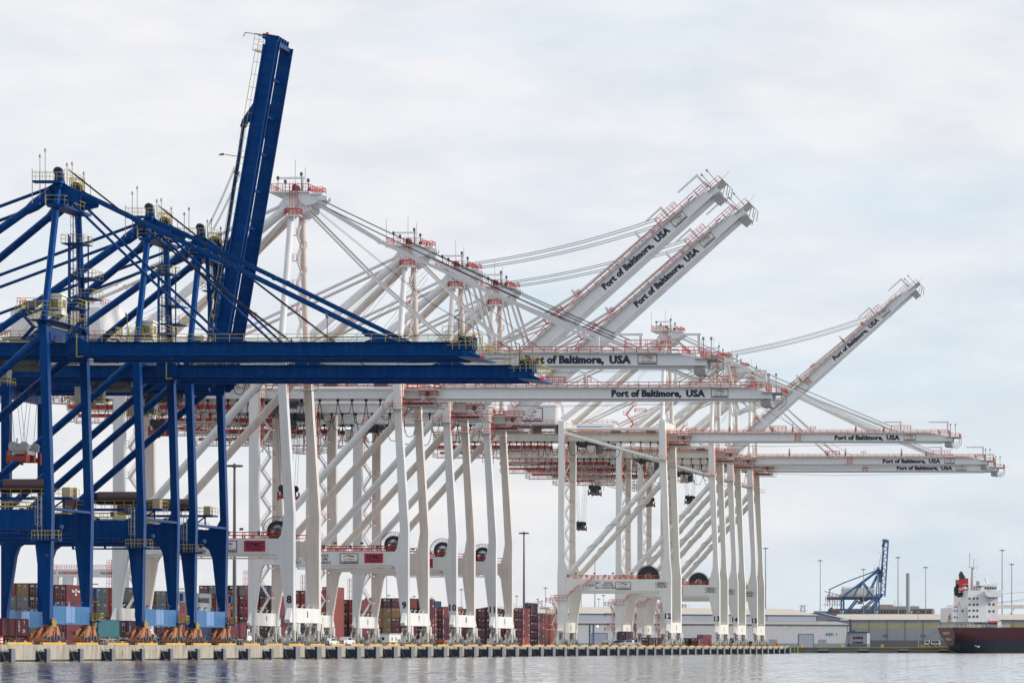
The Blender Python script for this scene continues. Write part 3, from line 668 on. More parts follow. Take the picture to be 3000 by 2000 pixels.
        m.box(ax - 3.9, ax + 3.3, yc - ah - 1.6, yc + ah + 1.6, zt_ + .003, zt_ + .25); m.box(ax - 1.2, ax + 1.2, yc - ah, yc + ah, zt_ - .5, zt_); m.box(ax + 3.3, ax + 5.6, yc - ah - 1.6, yc - ah + 1, zt_ - .35, zt_ - .1); m.box(ax + 4.6, ax + 6.4, yc - ah - 1.4, yc - ah - .6, zt_ - 1.3, zt_ - .6)
        m.box(ax - .9, ax + 1.9, yc - ah - 2.0, yc - ah - .9, az - 2.6, az - 2.4)
        m.box(ax + .8, ax + 1.2, yc - .2, yc + .2, zt_ + .3, zt_ + 3.3); m.prism([(ax + 1.2, zt_ + 2.9), (ax + 1.2, zt_ + 3.3), (ax - 3.4, zt_ + 3.2), (ax - 3.4, zt_ + 2.9)], yc - .17, yc + .17)
        nb().disc((ax - .2, yc - 1, zt_ + .9), 1.0, .5); nb().disc((ax - .2, yc + 1, zt_ + .9), 1.0, .5); nb().disc((ax + 1.9, yc + 1, zt_ + .8), .6, .5)
        r.ringrail(ax - 3.6, ax + 3.3, yc - ah - 1.6, yc + ah + 1.6, zt_ + .3, 1.15, 1.2, .1); r.ringrail(ax + 3.3, ax + 5.6, yc - ah - 1.6, yc - ah + 1, zt_ - .1, 1.0, 1.2, .1)
        for q in (0, 1.0): ladder(r, ax + .2 + q * .9, yc - ah - 1.7, az - 2.4, zt_ + 1.8, .5, q == .5)
        r.ringrail(ax - .9, ax + 1.9, yc - ah - 2.0, yc - ah - .9, az - 2.4, 1.1, .7, .09)
        for x, y, h in ((-3.6, -ah - 1.5, 5.4), (-.6, 1, 6.4), (.9, 2, 5.2)): pm = MB(); pms.append(pm); pm.tube((ax + x, yc + y, zt_), (ax + x, yc + y, zt_ + h), .035, n=4)
        for x, h in ((-2.2, 2.2), (-.9, 1.6), (1.9, 2.9), (3.1, 1.8)):
            pm = MB(); pms.append(pm); pm.tube((ax + x, yc - ah - 1.4, zt_ + .3), (ax + x, yc - ah - 1.4, zt_ + h), .07, n=5); pm.box(ax + x - .2, ax + x + .2, yc - ah - 1.6, yc - ah - 1.2, zt_ + h, zt_ + h + .6)
        if k == 'N': m.tube((ax + 3.6, yc, zt_ + .3), (ax + 4.6, yc, zt_ + 1.5), .3, .9, n=10); m.prism([(ax - 3.4, zt_), (ax - 2.0, zt_ + 1.9), (ax - .4, zt_ + 1.6), (ax + 1.4, zt_)], yc - ah, yc - ah + .3)
    ap = m.build('apex_head', M_blue if A_ else M_boomw, root); r.build('apex_railing', rail_m, ap); [q.build('sheave', M_black, ap) for q in sheaves]; [q.build('mast_light', M_grey if A_ else M_dgrey, ap) for q in pms]
    # back stays
    for s, mt in ((-1, body), (1, body_far)):
        y0 = yc + s * ah; y1 = yc + s * (yc - d / 2)
        xl = (P['ll'][-1][1] + P['ll'][-1][2]) / 2; zl = P['ll'][-1][0]
        m = MB(); m.tube((ax - 1.0, y0, az - .9), (xl + .2, y1, zl + .3), P['stay_r'], n=16)
        if A_:
            v = (Vector((xl, y1, zl)) - Vector((ax - 1, y0, az - .9))).normalized(); a = Vector((ax - .9, y0, az - .9)); m.tube(a, a + v * 3.0, .85, .85, n=14); m.tube(a + v * 3, a + v * 4.4, .85, .55, n=14)
        m.build('backstay_tube', mt, root)
        m = MB(); P3 = [Vector((x, y0 + (yc + s * (g - .6) - y0) * i / (len(P['bl']) - 1), z)) for i, (x, z) in enumerate(P['bl'])]
        m.ptube(P3, .24 if A_ else .3, 8)
        for p in P3[1:-1]: m.tube(p - Vector((0, .35, 0)), p + Vector((0, .35, 0)), .42, n=10)
        m.build('backstay_link', mt, root)
        for key, wd in (('fo', .5 if A_ else .58), ('fi', .34 if A_ else .34)):
            pts = P[key + ('u' if up else '')]; m = MB(); yb = yc + s * (g - .9); ys = y0 + (0 if key == 'fo' else -.7 * s)
            P3 = [Vector((x, ys + (yb - ys) * i / (len(pts) - 1), z)) for i, (x, z) in enumerate(pts)]
            m.poly(P3, .3, wd)
            for p in P3[1:-1]: m.tube(p - Vector((0, .3, 0)), p + Vector((0, .3, 0)), wd * .75, n=12)
            m.build('forestay', mt, root)
    if k == 'F':
        for s in (-1, 1):
            m = MB(); y = yc + s * 8; m.beam((ax, yc + s * 3, az), (-27, y, 44), 1.3); m.beam((-13.5, yc + s * 5.5, 54.5), (-20, y, 43), 1.1); m.beam((-13.5, yc + s * 5.5, 54.5), (-4, y, 43), 1.2); m.beam((ax - 1, yc + s * 3, 60), (-9, y, 43), .9)
            m.beam((-1, y, 40), (-10, y, 26), 1.2); m.beam((-29, y, 26), (-18, y, 40), 1.2); m.build('frame_strut', body, root)
        m = MB(); r = MB()
        for i in range(12): m.beam((-43 + i, yc - 4, 42), (-43 + i + (.5 if i % 2 else -.5), yc - 4, 33 + i % 3), .25); r.box(-43 + i * 1.1, -42.6 + i * 1.1, yc - 4.2, yc - 3.8, 40 - i % 4, 43 + i % 3)
        m.beam((-45, yc - 4, 36), (-28, yc - 4, 36), .4); m.beam((-44, yc - 4, 47), (-28, yc - 4, 43), .5); m.beam((-46, yc, 24), (-38, yc, 34), 1.6)
        o = m.build('rear_platform', body, root); r.build('platform_railing', rail_m, o)
    # hoisting ropes
    m = MB(); hr = math.radians(P['ang'] if up else 0); rx, rz = P['rope_at'] if not (up and A_) else (36.0, 44.6); dx, dz = rx - P['hx'], rz - P['hz']
    ex, ez = P['hx'] + dx * math.cos(hr) - dz * math.sin(hr), P['hz'] + dx * math.sin(hr) + dz * math.cos(hr)
    sh = az + (2.8 if A_ else 2.7)
    for i, yy in enumerate((-1.5, -1.2, 1.2, 1.5)):
        o = (.55 * i if up else (0, .2, 1.5, 1.7)[i]) if not A_ else .3 * i
        p0 = Vector((ax + .5, yc + yy, sh - o * .6)); p1 = Vector((ex, yc + yy * 1.2, ez + .35 - o * .8))
        pts = []
        for j in range(9):
            t = j / 8; p = p0.lerp(p1, t); p.z -= (1.2 if up else .5) * 4 * t * (1 - t) * (1 if not A_ else .3); pts.append(p)
        m.ptube(pts, (.07 if up else .05) if not A_ else .045, 5); m.build('hoist_rope', M_rope, root); m = MB()
    if not A_:
        for yy in (-1.6, 1.6):
            m.ptube([(ax, yc + yy, sh - 1.5), (-19, yc + yy, P['gt'] + 12), (-40, yc + yy, P['gt'] + 1)], .035, 4); m.ptube([(ax, yc + yy, sh - 2.5), (-12, yc + yy, P['gt'] + 14), (-30, yc + yy, P['gt'] + 1)], .035, 4)
            if not up: m.ptube([(ax + 2, yc + yy, sh - 2.5), (22, yc + yy, P['gt'] + 9), (36, yc + yy, P['gt'] + 1)], .04, 4); m.ptube([(3, yc + yy, P['gb'] - .6), (25, yc + yy, P['gb'] - 1.3), (P['hx'] + L_ - 3, yc + yy, P['gb'] - .5)], .035, 4)
    if A_:      # trolley ropes lying along the boom and girder
        for yy, zz in ((-2, .9), (-1.4, 1.3), (1.4, 1.6)): m.ptube([(P['rear'], yc + yy, P['gt'] + zz), (-15, yc + yy, P['gt'] + zz - .5), (0, yc + yy, P['gt'] + zz)] + ([] if up else [(25, yc + yy, P['gt'] + zz - .5), (L_, yc + yy, P['gt'] + zz)]), .045, 4)
    m.build('trolley_rope', M_rope, root)
    # ---------------- machinery house
    if k in 'WNF':
        x0, x1 = (-50, -34.4) if k == 'W' else (-47, -33.4) if k == 'N' else (-30, -3); z0 = P['gt'] + (2.6 if k != 'F' else .6); z1 = z0 + (5.2 if k != 'F' else 6)
        m = MB(); m.prism([(2.6, z0), (yf - .8, z0), (yf - .8, z1), (yf - 3, z1 + .7), (4.6, z1 + .7), (2.6, z1)], x0, x1, 'x')
        o = m.build('machinery_house', M_house if k != 'F' else mat('house_rusty', (.68, .66, .62), .6, grime=.6, grime_col=(.25, .12, .07)), root)
        m = MB(); m.box(x0 - 1, x1 + 1, 1.2, yf + .6, z0 - .5, z0 - .1)
        for x in (x0, (x0 + x1) / 2, x1): m.box(x - .3, x + .3, 3, yf - 1, z0 - 2.5, z0 - .5)
        m.build('house_deck', M_grey, o)
        r = MB(); r.ringrail(x0 - 1, x1 + 1, 1.2, yf + .6, z0 - .1, 1.1, 1.5, .08); r.ringrail(x0 + .5, x1 - .5, 4.6, yf - 3, z1 + .7, 1.1, 1.5, .08); r.build('house_railing', rail_m, o)
        if k == 'N':
            logo(o, -44.9, z0 + .7, 8.0, 4.0, 2.58)
        if not A_:
            m = MB(); q = MB()
            stairs(q, m, -13.5, -11.5, 4.5, P['gt'] + .3, P['gt'] + 8, 2.6); m.ringrail(-11, -8, 3.5, 6.5, P['gt'] + 6, 1.1, 1, .08); o2 = q.build('service_tower', M_orange, root); m.build('tower_railing', M_orange, o2)
    else:
        m = MB(); m.box(-1.6, 1.0, 2.4, 4.6, P['wl'][-1][0] + 1.6, P['wl'][-1][0] + 4.2); m.prism([(-1.7, P['wl'][-1][0] + 4.2), (1.2, P['wl'][-1][0] + 4.2), (1.0, P['wl'][-1][0] + 4.5), (-1.5, P['wl'][-1][0] + 4.5)], 2.2, 4.8)
        o = m.build('control_cabin', M_cream2, root); g_ = MB(); g_.box(-.9, .5, 2.36, 2.398, P['wl'][-1][0] + 2.6, P['wl'][-1][0] + 3.7); g_.box(1.003, 1.03, 2.8, 4.2, P['wl'][-1][0] + 2.6, P['wl'][-1][0] + 3.7); g_.build('cabin_window', M_glass, o)
        # platforms stacked round the far mast leg
        m = MB(); r = MB()
        for z, ya, yb_, xa in ((44.9, -1.2, 15, -2.4), (47.4, 8, 13, -1.6), (49.2, 12.5, 17.5, -1), (52.0, 12.5, 17.5, -1), (56.5, 8.5, 12.5, -1)):
            m.box(xa, xa + 3.2, ya, yb_, z, z + .14); r.ringrail(xa, xa + 3.2, ya, yb_, z + .14, 1.15, 1.6, .06)
        for x, y in ((-1, 12.6), (.4, 12.6), (-.4, 10), (1.4, 13.2)): m.tube((x, y, 42.4), (x, y, 58), .1, n=6)
        r2 = MB(); ladder(r2, -.2, 12.3, 43, 61.5, .6)
        r.ringrail(-3.6, 1.6, -1.2, 2.0, 46.4, 1.15, 1.0, .09); m.box(-3.6, 1.6, -1.2, -.1, 46.26, 46.4)
        stairs(m, r, 1.6, 3.2, 3, 42.4, 45, 2.6); stairs(m, r, -4.2, -2.6, 1, 42.4, 46, 1.9)
        o = m.build('service_platforms', M_blue, root); r.build('platform_railing', rail_m, o); r2.build('caged_ladder', M_blue, o)
    # ---------------- trolley, cab, spreader
    tx = {'A': -7.0, 'W': -27.5, 'N': -25.0, 'F': -12}[k]
    m = MB(); zb_ = P['gb']
    m.box(tx - 3.4, tx + 3.4, yc - 2.6, yc + 2.6, zb_ - 1.1, zb_ - .35); m.box(tx - 2.5, tx + 2, yc - 2, yc + 2, zb_ - 1.7, zb_ - 1.1)
    for a in (-2.4, 2.4): m.box(tx + a - .5, tx + a + .5, yc - 3.2, yc + 3.2, zb_ - .9, zb_ - .5)
    tr = m.build('trolley', M_dgrey, root)
    cx = tx + (2.0 if k == 'N' else -3.0)
    c = MB(); c.box(cx - 2.0, cx + .5, yc - 3.4, yc - 1.0, zb_ - 3.9, zb_ - 1.2); c.build('operator_cab', M_cream2 if not A_ else M_grey, tr)
    c = MB(); c.prism([(cx + .5, zb_ - 3.7), (cx + 1.9, zb_ - 3.6), (cx + 2.1, zb_ - 1.4), (cx + .5, zb_ - 1.4)], yc - 3.3, yc - 1.1); c.build('cab_window', M_glass, tr)
    r = MB(); r.ringrail(cx - 3.2, cx + 2.4, yc - 4.2, yc - .6, zb_ - 4.0, 1.1, 1.2, .07); r.build('cab_railing', rail_m, tr)
    return root, gir, boom

def spreader(root, P, x, z):
    """head block and spreader on their ropes, lying parallel to the quay"""
    yc = (18 + P['d']) / 2
    m = MB(); m.box(x - .9, x + .9, yc - 2.6, yc + 2.6, z - .2, z + .35)
    for y in (-2.4, 2.4):
        for q in (-.8, .8): m.disc((x + q, yc + y, z + .95), .62, .3, 'y', 14)
        m.box(x - 1.3, x + 1.3, yc + y - .3, yc + y + .3, z + .3, z + .8)
    m.box(x - .3, x + .3, yc - 2.4, yc + 2.4, z + .7, z + 1.3); m.tube((x - .2, yc - 2.6, z + 1.3), (x - .1, yc - 2.6, z + 2.0), .12)
    a = m.build('head_block', M_black if P['k'] != 'A' else M_grey, root)
    m = MB(); m.box(x - .45, x + .45, yc - 3.4, yc + 3.4, z - 1.0, z - .45)
    for y in (-3.2, 3.2): m.box(x - 1.22, x + 1.22, yc + y - .3, yc + y + .3, z - 1.2, z - .5)
    for y in (-1.4, 1.4): m.box(x - 1.1, x + 1.1, yc + y - .5, yc + y + .5, z - 1.15, z - .25)
    for q in (-1.3, 1.3):
        for y in (-3.1, 3.1): m.box(x + q - .12, x + q + .12, yc + y - .3, yc + y + .3, z - 1.5, z + .2)
    s = m.build('spreader', mat('spreader_red', (.25, .03, .02), .6) if P['k'] != 'N' else mat('spreader_brown', (.12, .08, .07), .6), a)
    m = MB()
    for q in (-.8, .8):
        for y in (-2.4, 2.4):
            for o in (-.25, .25): m.tube((x + q + o, yc + y, z + 1.2), (x + q * 2.4 + o, yc + y * .8, P['gb'] - .5), .03, n=4, cap=False)
    m.build('spreader_rope', M_rope, a)

def reel(root, P, x, z, ro, dark):
    m = MB(); y = P['d'] + .9
    c = Vector((x, y, z))
    n = 40
    for i in range(n):
        a = 2 * math.pi * i / n; b = 2 * math.pi * (i + 1) / n
        for yy in (-.25, .25):
            pa = c + Vector((math.cos(a), 0, math.sin(a))) * ro + Vector((0, yy, 0)); pb = c + Vector((math.cos(b), 0, math.sin(b))) * ro + Vector((0, yy, 0))
            m.beam(pa, pb, .06); m.beam(c + Vector((0, yy, 0)), pa, .05)
    m.tube(c - Vector((0, .5, 0)), c + Vector((0, .5, 0)), .35, n=12); m.box(x - .4, x + .4, y - .8, y + .3, P['p1'], z)
    o = m.build('cable_reel', M_dgrey, root)
    m = MB(); ri = ro * (.42 if not dark else .32); rr = ro * (.7 if not dark else .93)
    vs = []; fs = []
    for i in range(n):
        a = 2 * math.pi * i / n
        for r_ in (ri, rr):
            for yy in (-.2, .2): vs.append((x + math.cos(a) * r_, y + yy, z + math.sin(a) * r_))
    for i in range(n):
        j = (i + 1) % n; a = i * 4; b = j * 4
        fs += [(a, b, b + 2, a + 2), (a + 3, b + 3, b + 1, a + 1), (a + 2, b + 2, b + 3, a + 3), (a + 1, b + 1, b, a)]
    m.add(vs, fs); m.build('wound_cable', M_black, o)

def landside_stairs(root, P):
    k = P['k']; x = P['ll'][-1][2]
    def st(*a, **kw):
        m = MB(); r = MB(); stairs(m, r, *a, **kw); o = m.build('staircase', M_whitep, root); r.build('stair_railing', P['rail'], o)
    if k == 'W':
        st(x - 2.2, x - .4, 10.5, P['p1'] + .2, P['gb'] - .5, 2.7); st(x - 1.8, x, 8, 6.6, P['p1'], 3.0)
        st(-1.7, -.9, 9.0, P['gt'] + 3, P['apexz'] - 3.5, 2.2, w=.7)
    else:
        st(x - 1.6, x + .1, 9.5, P['p1'] + 1.5, P['gb'] - .5, 2.9); st(-33.8, -32.6, .2, .2, 12.5, 2.9)
        st(-3.1, -2.2, 8, P['gt'] + 2, P['apexz'] - 4, 2.4, w=.7)
        m = MB(); r = MB()
        # walkway climbing the near portal beam
        for a, b in (((-34, 13.4), (-29.4, 13.4)), ((-29.4, 13.4), (-26.2, 16.4)), ((-26.2, 16.4), (-24.8, 16.4)), ((-24.8, 16.4), (-21.8, 19.1))):
            m.beam((a[0], -.5, a[1]), (b[0], -.5, b[1]), .8, .14)
            L_ = max(1, round(math.dist(a, b) / 1.1))
            for i in range(L_ + 1):
                t = i / L_; px = a[0] + (b[0] - a[0]) * t; pz = a[1] + (b[1] - a[1]) * t; r.beam((px, -.9, pz), (px, -.9, pz + 1.15), .09)
            for h in (.55, 1.15): r.beam((a[0], -.9, a[1] + h), (b[0], -.9, b[1] + h), .11)
        for z in (12.6, 9.2, 4.8): m.box(-35.4, -32.5, -.9, 1, z, z + .12); r.ringrail(-35.4, -32.5, -.9, 1, z + .12, 1.1, 1.0, .09)
        o = m.build('portal_walkway', M_whitep, root); r.build('walkway_railing', M_red, o)

def portal_drum(root, P):
    """big cable drum on its own frame above the portal beam (blue cranes)"""
    x0, x1, y, z = -8.6, -2.2, 7.5, 22.3
    m = MB()
    m.box(x0 - 3, x1 + 3.6, y - 1.6, y + 1.6, 20.4, 20.7)
    for q in (x0 - 2, x1 + 2): m.beam((q, y, 20.4), ((x0 + x1) / 2 - 3 if q < -6 else (x0 + x1) / 2 + 3, y, 18.8), .2); m.beam((q, y, 20.4), (q, y, 18.7), .2); m.box(q - .5, q + .5, 1.5, 17.9, 18.75, 19.1)
    for q in range(7): m.disc((x0 - .1 - q * .2, y, z), .95 - .03 * q, .08, 'x', 18)
    m.tube((x0 - 3, y, z), (x0, y, z), .28)
    m.box(x0 - 3.2, x0 - 2.2, y - .6, y + .6, 20.7, 22.4)
    o = m.build('drum_frame', M_blue, root)
    m = MB(); m.tube((x0, y, z), (x1, y, z), 1.0, n=24); m.build('cable_drum', M_drum, o)
    r = MB(); r.ringrail(x0 - 3, x1 + 3.6, y - 1.6, y + 1.6, 20.7, 1.15, 1.5, .06); r.ringrail(-27, -4, 2.6, 5.2, 18.7, 1.15, 2.0, .06, 'lr'); r.build('drum_railing', M_yel, o)
    m = MB(); m.box(x1 + 2.0, x1 + 3.0, y - .8, y + .8, 20.7, 22.1); m.build('control_cabinet', mat('cabinet_tan', (.45, .38, .27), .6), o)
    m = MB(); m.box(x0 - 5.4, x0 - 3.6, y - .8, y + .6, 20.7, 23.9); m.build('transformer_box', mat('cabinet_rust', (.14, .07, .05), .7), o)
    # basket on the waterside leg, with ladder
    m = MB(); m.box(-2.1, 1.8, -1.4, -.003, 14.35, 14.6); m.tube((1.7, -.7, 16), (1.7, .2, 16.4), .3); r = MB(); r.ringrail(-2.0, 1.7, -1.3, -.05, 14.6, 1.2, .9, .06)
    q = MB(); ladder(q, -1.2, -.4, 14.6, 20.5, .6)
    o = m.build('leg_basket', M_blue, root); r.build('basket_railing', M_yel, o); q.build('caged_ladder', M_grey, o)
    m = MB(); r = MB(); m.box(.5, 1.0, 18.5, 19.1, 6.8, 8.0); m.box(.4, 1.6, 18.4, 19.8, 3.2, 3.4); r.ringrail(.4, 1.6, 18.4, 19.8, 3.4, 1.1, .8, .1)
    for z in (6.2, 8.7): r.beam((.4, 18.6, z), (1.2, 18.6, z), .16)
    o = m.build('leg_winch', mat('winch_blue', (.01, .06, .20), .5), root); r.build('winch_railing', M_yel, o)

protoA, _, _ = crane(KA, False, M_blue, M_blue); portal_drum(protoA, KA)
protoAu, _, _ = crane(KA, True, M_blue, M_blue); portal_drum(protoAu, KA)
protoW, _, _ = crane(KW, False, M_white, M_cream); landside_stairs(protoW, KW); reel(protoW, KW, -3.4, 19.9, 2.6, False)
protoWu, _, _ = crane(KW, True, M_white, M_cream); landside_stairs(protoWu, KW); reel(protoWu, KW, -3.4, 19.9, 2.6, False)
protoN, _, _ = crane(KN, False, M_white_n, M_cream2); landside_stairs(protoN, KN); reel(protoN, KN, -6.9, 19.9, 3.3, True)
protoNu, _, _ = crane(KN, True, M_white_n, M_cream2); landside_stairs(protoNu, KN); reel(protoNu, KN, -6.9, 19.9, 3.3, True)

def put(proto, Y, label, first, grp):
    o = proto if first else copy_tree(proto)
    o.location = (XR, Y, ZQ); return tag(o, label, 'crane', grp)

G1 = 'dark blue container cranes at the left'; G2 = 'white container cranes numbered 8 to 11'; G3 = 'tall white container cranes numbered 12 to 15'
b1 = put(protoA, 535.5, 'nearest dark blue container crane, leftmost of the blue ones, with its boom lowered', True, G1)
b2 = put(protoA, 579.5, 'second dark blue container crane from the left, lowered boom just under the first', False, G1)
b3 = put(protoAu, 607.5, 'dark blue container crane with its boom raised nearly upright into the sky', True, G1)
spreader(b1, KA, -6.6, 27.0)
wY = {8: 670.0, 9: 759.4, 10: 804.7, 11: 846.0, 12: 1095.0, 13: 1192.0, 14: 1233.0, 15: 1280.0}
wc = {}
for n, pr, first, lb in ((8, protoW, True, 'white container crane numbered 8, with its boom level behind the blue booms'),
                         (9, protoW, False, 'white container crane numbered 9, with a level boom lettered Port of Baltimore'),
                         (10, protoWu, True, 'white container crane numbered 10, upper of the two big raised white booms'),
                         (11, protoWu, False, 'white container crane numbered 11, lower of the two big raised white booms'),
                         (12, protoN, True, 'tall white container crane numbered 12, standing in front of the silver shed'),
                         (13, protoNu, True, 'tall white container crane numbered 13, the rightmost raised white boom'),
                         (14, protoN, False, 'tall white container crane numbered 14, between crane 13 and crane 15'),
                         (15, protoN, False, 'tall white container crane numbered 15, farthest along the quay, lowest level boom')):
    wc[n] = put(pr, wY[n], lb, first, G2 if n < 12 else G3)
for n in wc:
    P = KW if n < 12 else KN
    m = MB(); text(m, str(n), -.75 if n < 12 else -.85, -.03, 7.4 if n < 12 else 8.0, 1.35 if n < 12 else 1.6, None, .045, 'c')
    xm = P['wl'][0][2] + .07
    text(m, str(n), xm + .02, 9.6, P['zb'] + 1.0, 1.2, None, .03, 'c', '+x'); text(m, str(n), P['ll'][0][2] + .09, 9.6, P['zb'] + 1.0, 1.1, None, .03, 'c', '+x')
    m.build('crane_number', M_ink, wc[n])
    if n < 12:
        m = MB(); z = 17.2
        for ln, x_, dz in (('50LT', -22.5, .45), ('SWL65LT', -24.4, -.25), ('85LT', -22.5, -.95), ('SINGLE', -17.9, .45), ('TWIN 20ft', -19.0, -.25), ('CARGO', -17.6, -.95)): text(m, ln, x_, -.0, z + dz - .1, .5, None, .03)
        m.build('load_lettering', M_ink, wc[n])
        logo(wc[n], -13.4, 16.2, 3.6, 2.0, -.01)
        m = MB(); m.box(-8.6, -4.9, -.04, .035, 16.3, 18.2); o = m.build('maker_sign', M_signred, wc[n])
        m = MB(); text(m, 'ZPMC', -8.4, -.09, 17.15, .85, 3.3, .05); text(m, '上海振华重工', -8.4, -.09, 16.45, .5, 3.3, .01); m.build('maker_lettering', M_ink, o)
    else:
        m = MB()
        for ln, x_, z in (('50LT', -21.2, 17.9), ('SWL65LT', -23.9, 17.2), ('85LT', -21.2, 16.5), ('SINGLE', -18.7, 17.9), ('TWIN 20ft', -19.4, 17.2), ('CARGO BEAM', -20.8 + 1.4, 16.5)): text(m, ln, x_ - .3, .0, z, .52, None, .02)
        m.build('load_lettering', M_ink, wc[n])
        logo(wc[n], -15.8, 16.2, 4.4, 2.2, -.01)
        m = MB(); cx, cz, a, b = -2.7, 17.9, 1.85, .5
        for i in range(28):
            t0, t1 = 2 * math.pi * i / 28, 2 * math.pi * (i + 1) / 28
            m.beam((cx + a * math.cos(t0), -.03, cz + b * math.sin(t0)), (cx + a * math.cos(t1), -.03, cz + b * math.sin(t1)), .03, .09)
        text(m, 'ZPMC', cx - 1.25, -.04, cz - .24, .5, 2.5, .05); text(m, '上海振华重工', cx - 1.75, -.04, cz - 1.2, .5, 3.5, .01)
        m.build('maker_lettering', M_ink, wc[n])
spreader(wc[8], KW, -25.7, 38.2); spreader(wc[9], KW, -26, 30.4)
spreader(wc[12], KN, -23.4, 44.6); spreader(wc[13], KN, -23.4, 45.0); spreader(wc[14], KN, -52, 38.8); spreader(wc[15], KN, -23.7, 49.0)
# distant blue crane beyond the sheds
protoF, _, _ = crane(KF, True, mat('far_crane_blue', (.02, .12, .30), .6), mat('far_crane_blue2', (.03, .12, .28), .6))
YF = F / 3.6
protoF.location = (xat(2571, YF), YF, 1.5)
tag(protoF, 'small pale blue container crane with raised boom far beyond the grey shed roofs', 'crane')

for n_, dx in ((8, 0), (9, .8), (10, -6.5), (11, -2.0), (12, 0), (13, 1.2), (14, -4), (15, -1.5)):
    for ch in wc[n_].children:
        if ch.name.startswith('trolley'): ch.location.x += dx
# ================================================================== water, ground, quay
def water_mat():
    """choppy water: two fields of wave slope; seen this low, the slopes that face the viewer dominate"""
    m = bpy.data.materials.new('harbour_water'); m.use_nodes = True; t = m.node_tree; b = t.nodes['Principled BSDF']
    b.inputs['Base Color'].default_value = (0.16, 0.155, 0.145, 1); b.inputs['Roughness'].default_value = 0.04; b.inputs['IOR'].default_value = 1.33
    def n(ty, **k):
        q = t.nodes.new(ty)
        for a_, v in k.items(): setattr(q, a_, v)
        return q
    def mth(op, a_, b_, c_=None):
        q = n('ShaderNodeMath', operation=op)
        for i, v in enumerate((a_, b_, c_)):
            if v is None: continue
            if isinstance(v, (int, float)): q.inputs[i].default_value = v
            else: t.links.new(v, q.inputs[i])
        return q.outputs[0]
    co = n('ShaderNodeTexCoord'); sx_ = sy_ = None
    for sc_, kx, ky, det in (((0.9, 0.045, 1), 0.10, 0.92, 4), ((0.09, 0.006, 1), 0.03, 0.25, 3), ((3.0, 0.16, 1), 0.08, 0.35, 2)):
        mp = n('ShaderNodeMapping'); mp.inputs['Scale'].default_value = sc_
        no = n('ShaderNodeTexNoise'); no.inputs['Scale'].default_value = 1; no.inputs['Detail'].default_value = det; no.inputs['Roughness'].default_value = .6
        t.links.new(co.outputs['Object'], mp.inputs[0]); t.links.new(mp.outputs[0], no.inputs['Vector'])
        sp = n('ShaderNodeSeparateColor'); t.links.new(no.outputs['Color'], sp.inputs[0])
        x = mth('MULTIPLY_ADD', sp.outputs[0], kx, -kx / 2); y = mth('MULTIPLY_ADD', sp.outputs[1], ky, -ky / 2)
        sx_ = x if sx_ is None else mth('ADD', sx_, x); sy_ = y if sy_ is None else mth('ADD', sy_, y)
    sy_ = mth('ABSOLUTE', mth('ADD', sy_, 0.02), None); sy_ = mth('POWER', sy_, 1.5); sy_ = mth('MULTIPLY_ADD', sy_, 1.75, 0.006); sy_ = mth('MULTIPLY', sy_, -1)
    cb = n('ShaderNodeCombineXYZ'); t.links.new(sx_, cb.inputs[0]); t.links.new(sy_, cb.inputs[1]); cb.inputs[2].default_value = 1
    nm = n('ShaderNodeVectorMath', operation='NORMALIZE'); t.links.new(cb.outputs[0], nm.inputs[0]); t.links.new(nm.outputs[0], b.inputs['Normal'])
    return m
m = MB(); m.add([(-9000, 10, 0), (6000, 10, 0), (6000, 20000, 0), (-9000, 20000, 0)], [(0, 1, 2, 3)])
tag(m.build('water', water_mat()), kind='structure')
WX = -166.2; YE = 507 + 14.7 * 56.4
M_conc = mat('quay_concrete', (0.40, 0.36, 0.30), 0.85, .2, var=.3, grime=.85, grime_col=(.15, .11, .07), gscale=.42, blotch=((.22, .18, .13), .5, .60))
M_conc_dk = mat('wet_concrete', (0.07, 0.065, 0.055), 0.5, .4)
M_pave = mat('apron_paving', (0.24, 0.23, 0.215), 0.9, .2, var=.25)
m = MB(); m.add([(-12000, 150, 2.3), (WX, 150, 2.3), (WX, YE, 2.3), (-12000, YE, 2.3)], [(0, 1, 2, 3)])
m.add([(-12000, YE, 2.3), (-236, YE, 2.3), (-236, 1600, 2.3), (-12000, 1600, 2.3)], [(0, 1, 2, 3)])
m.add([(-12000, 1600, 2.3), (6000, 1600, 2.3), (6000, 19000, 2.3), (-12000, 19000, 2.3)], [(0, 1, 2, 3)])
tag(m.build('ground', M_pave), kind='structure')
m = MB(); m.box(WX - .8, WX, 150, YE, .25, 2.292); m.box(-238, WX, YE - .8, YE + .01, .25, 2.292)
tag(m.build('quay_wall', M_conc), kind='structure')
m = MB(); m.box(WX - .8, WX - .1, 150, YE - .1, -3, .25)
tag(m.build('quay_wall_footing', M_conc_dk), kind='structure')
m = MB(); m.box(-236, 4000, 1600, 1601, -2, 2.02); tag(m.build('far_quay_wall', mat('far_quay_grey', (.17, .165, .15), .8, grime=.5, grime_col=(.06, .06, .05))), kind='structure')
m = MB(); m.box(-210, 4000, 1599.6, 1601.4, 2.05, 2.45); tag(m.build('far_quay_kerb', mat('kerb_lime', (.36, .36, .08), .7)), kind='structure')
# rails
for x in (-169.6, -199.5):
    m = MB(); m.box(x - .06, x + .06, 150, YE - 6, 2.305, 2.36); tag(m.build('crane_rail', M_dgrey), kind='structure')

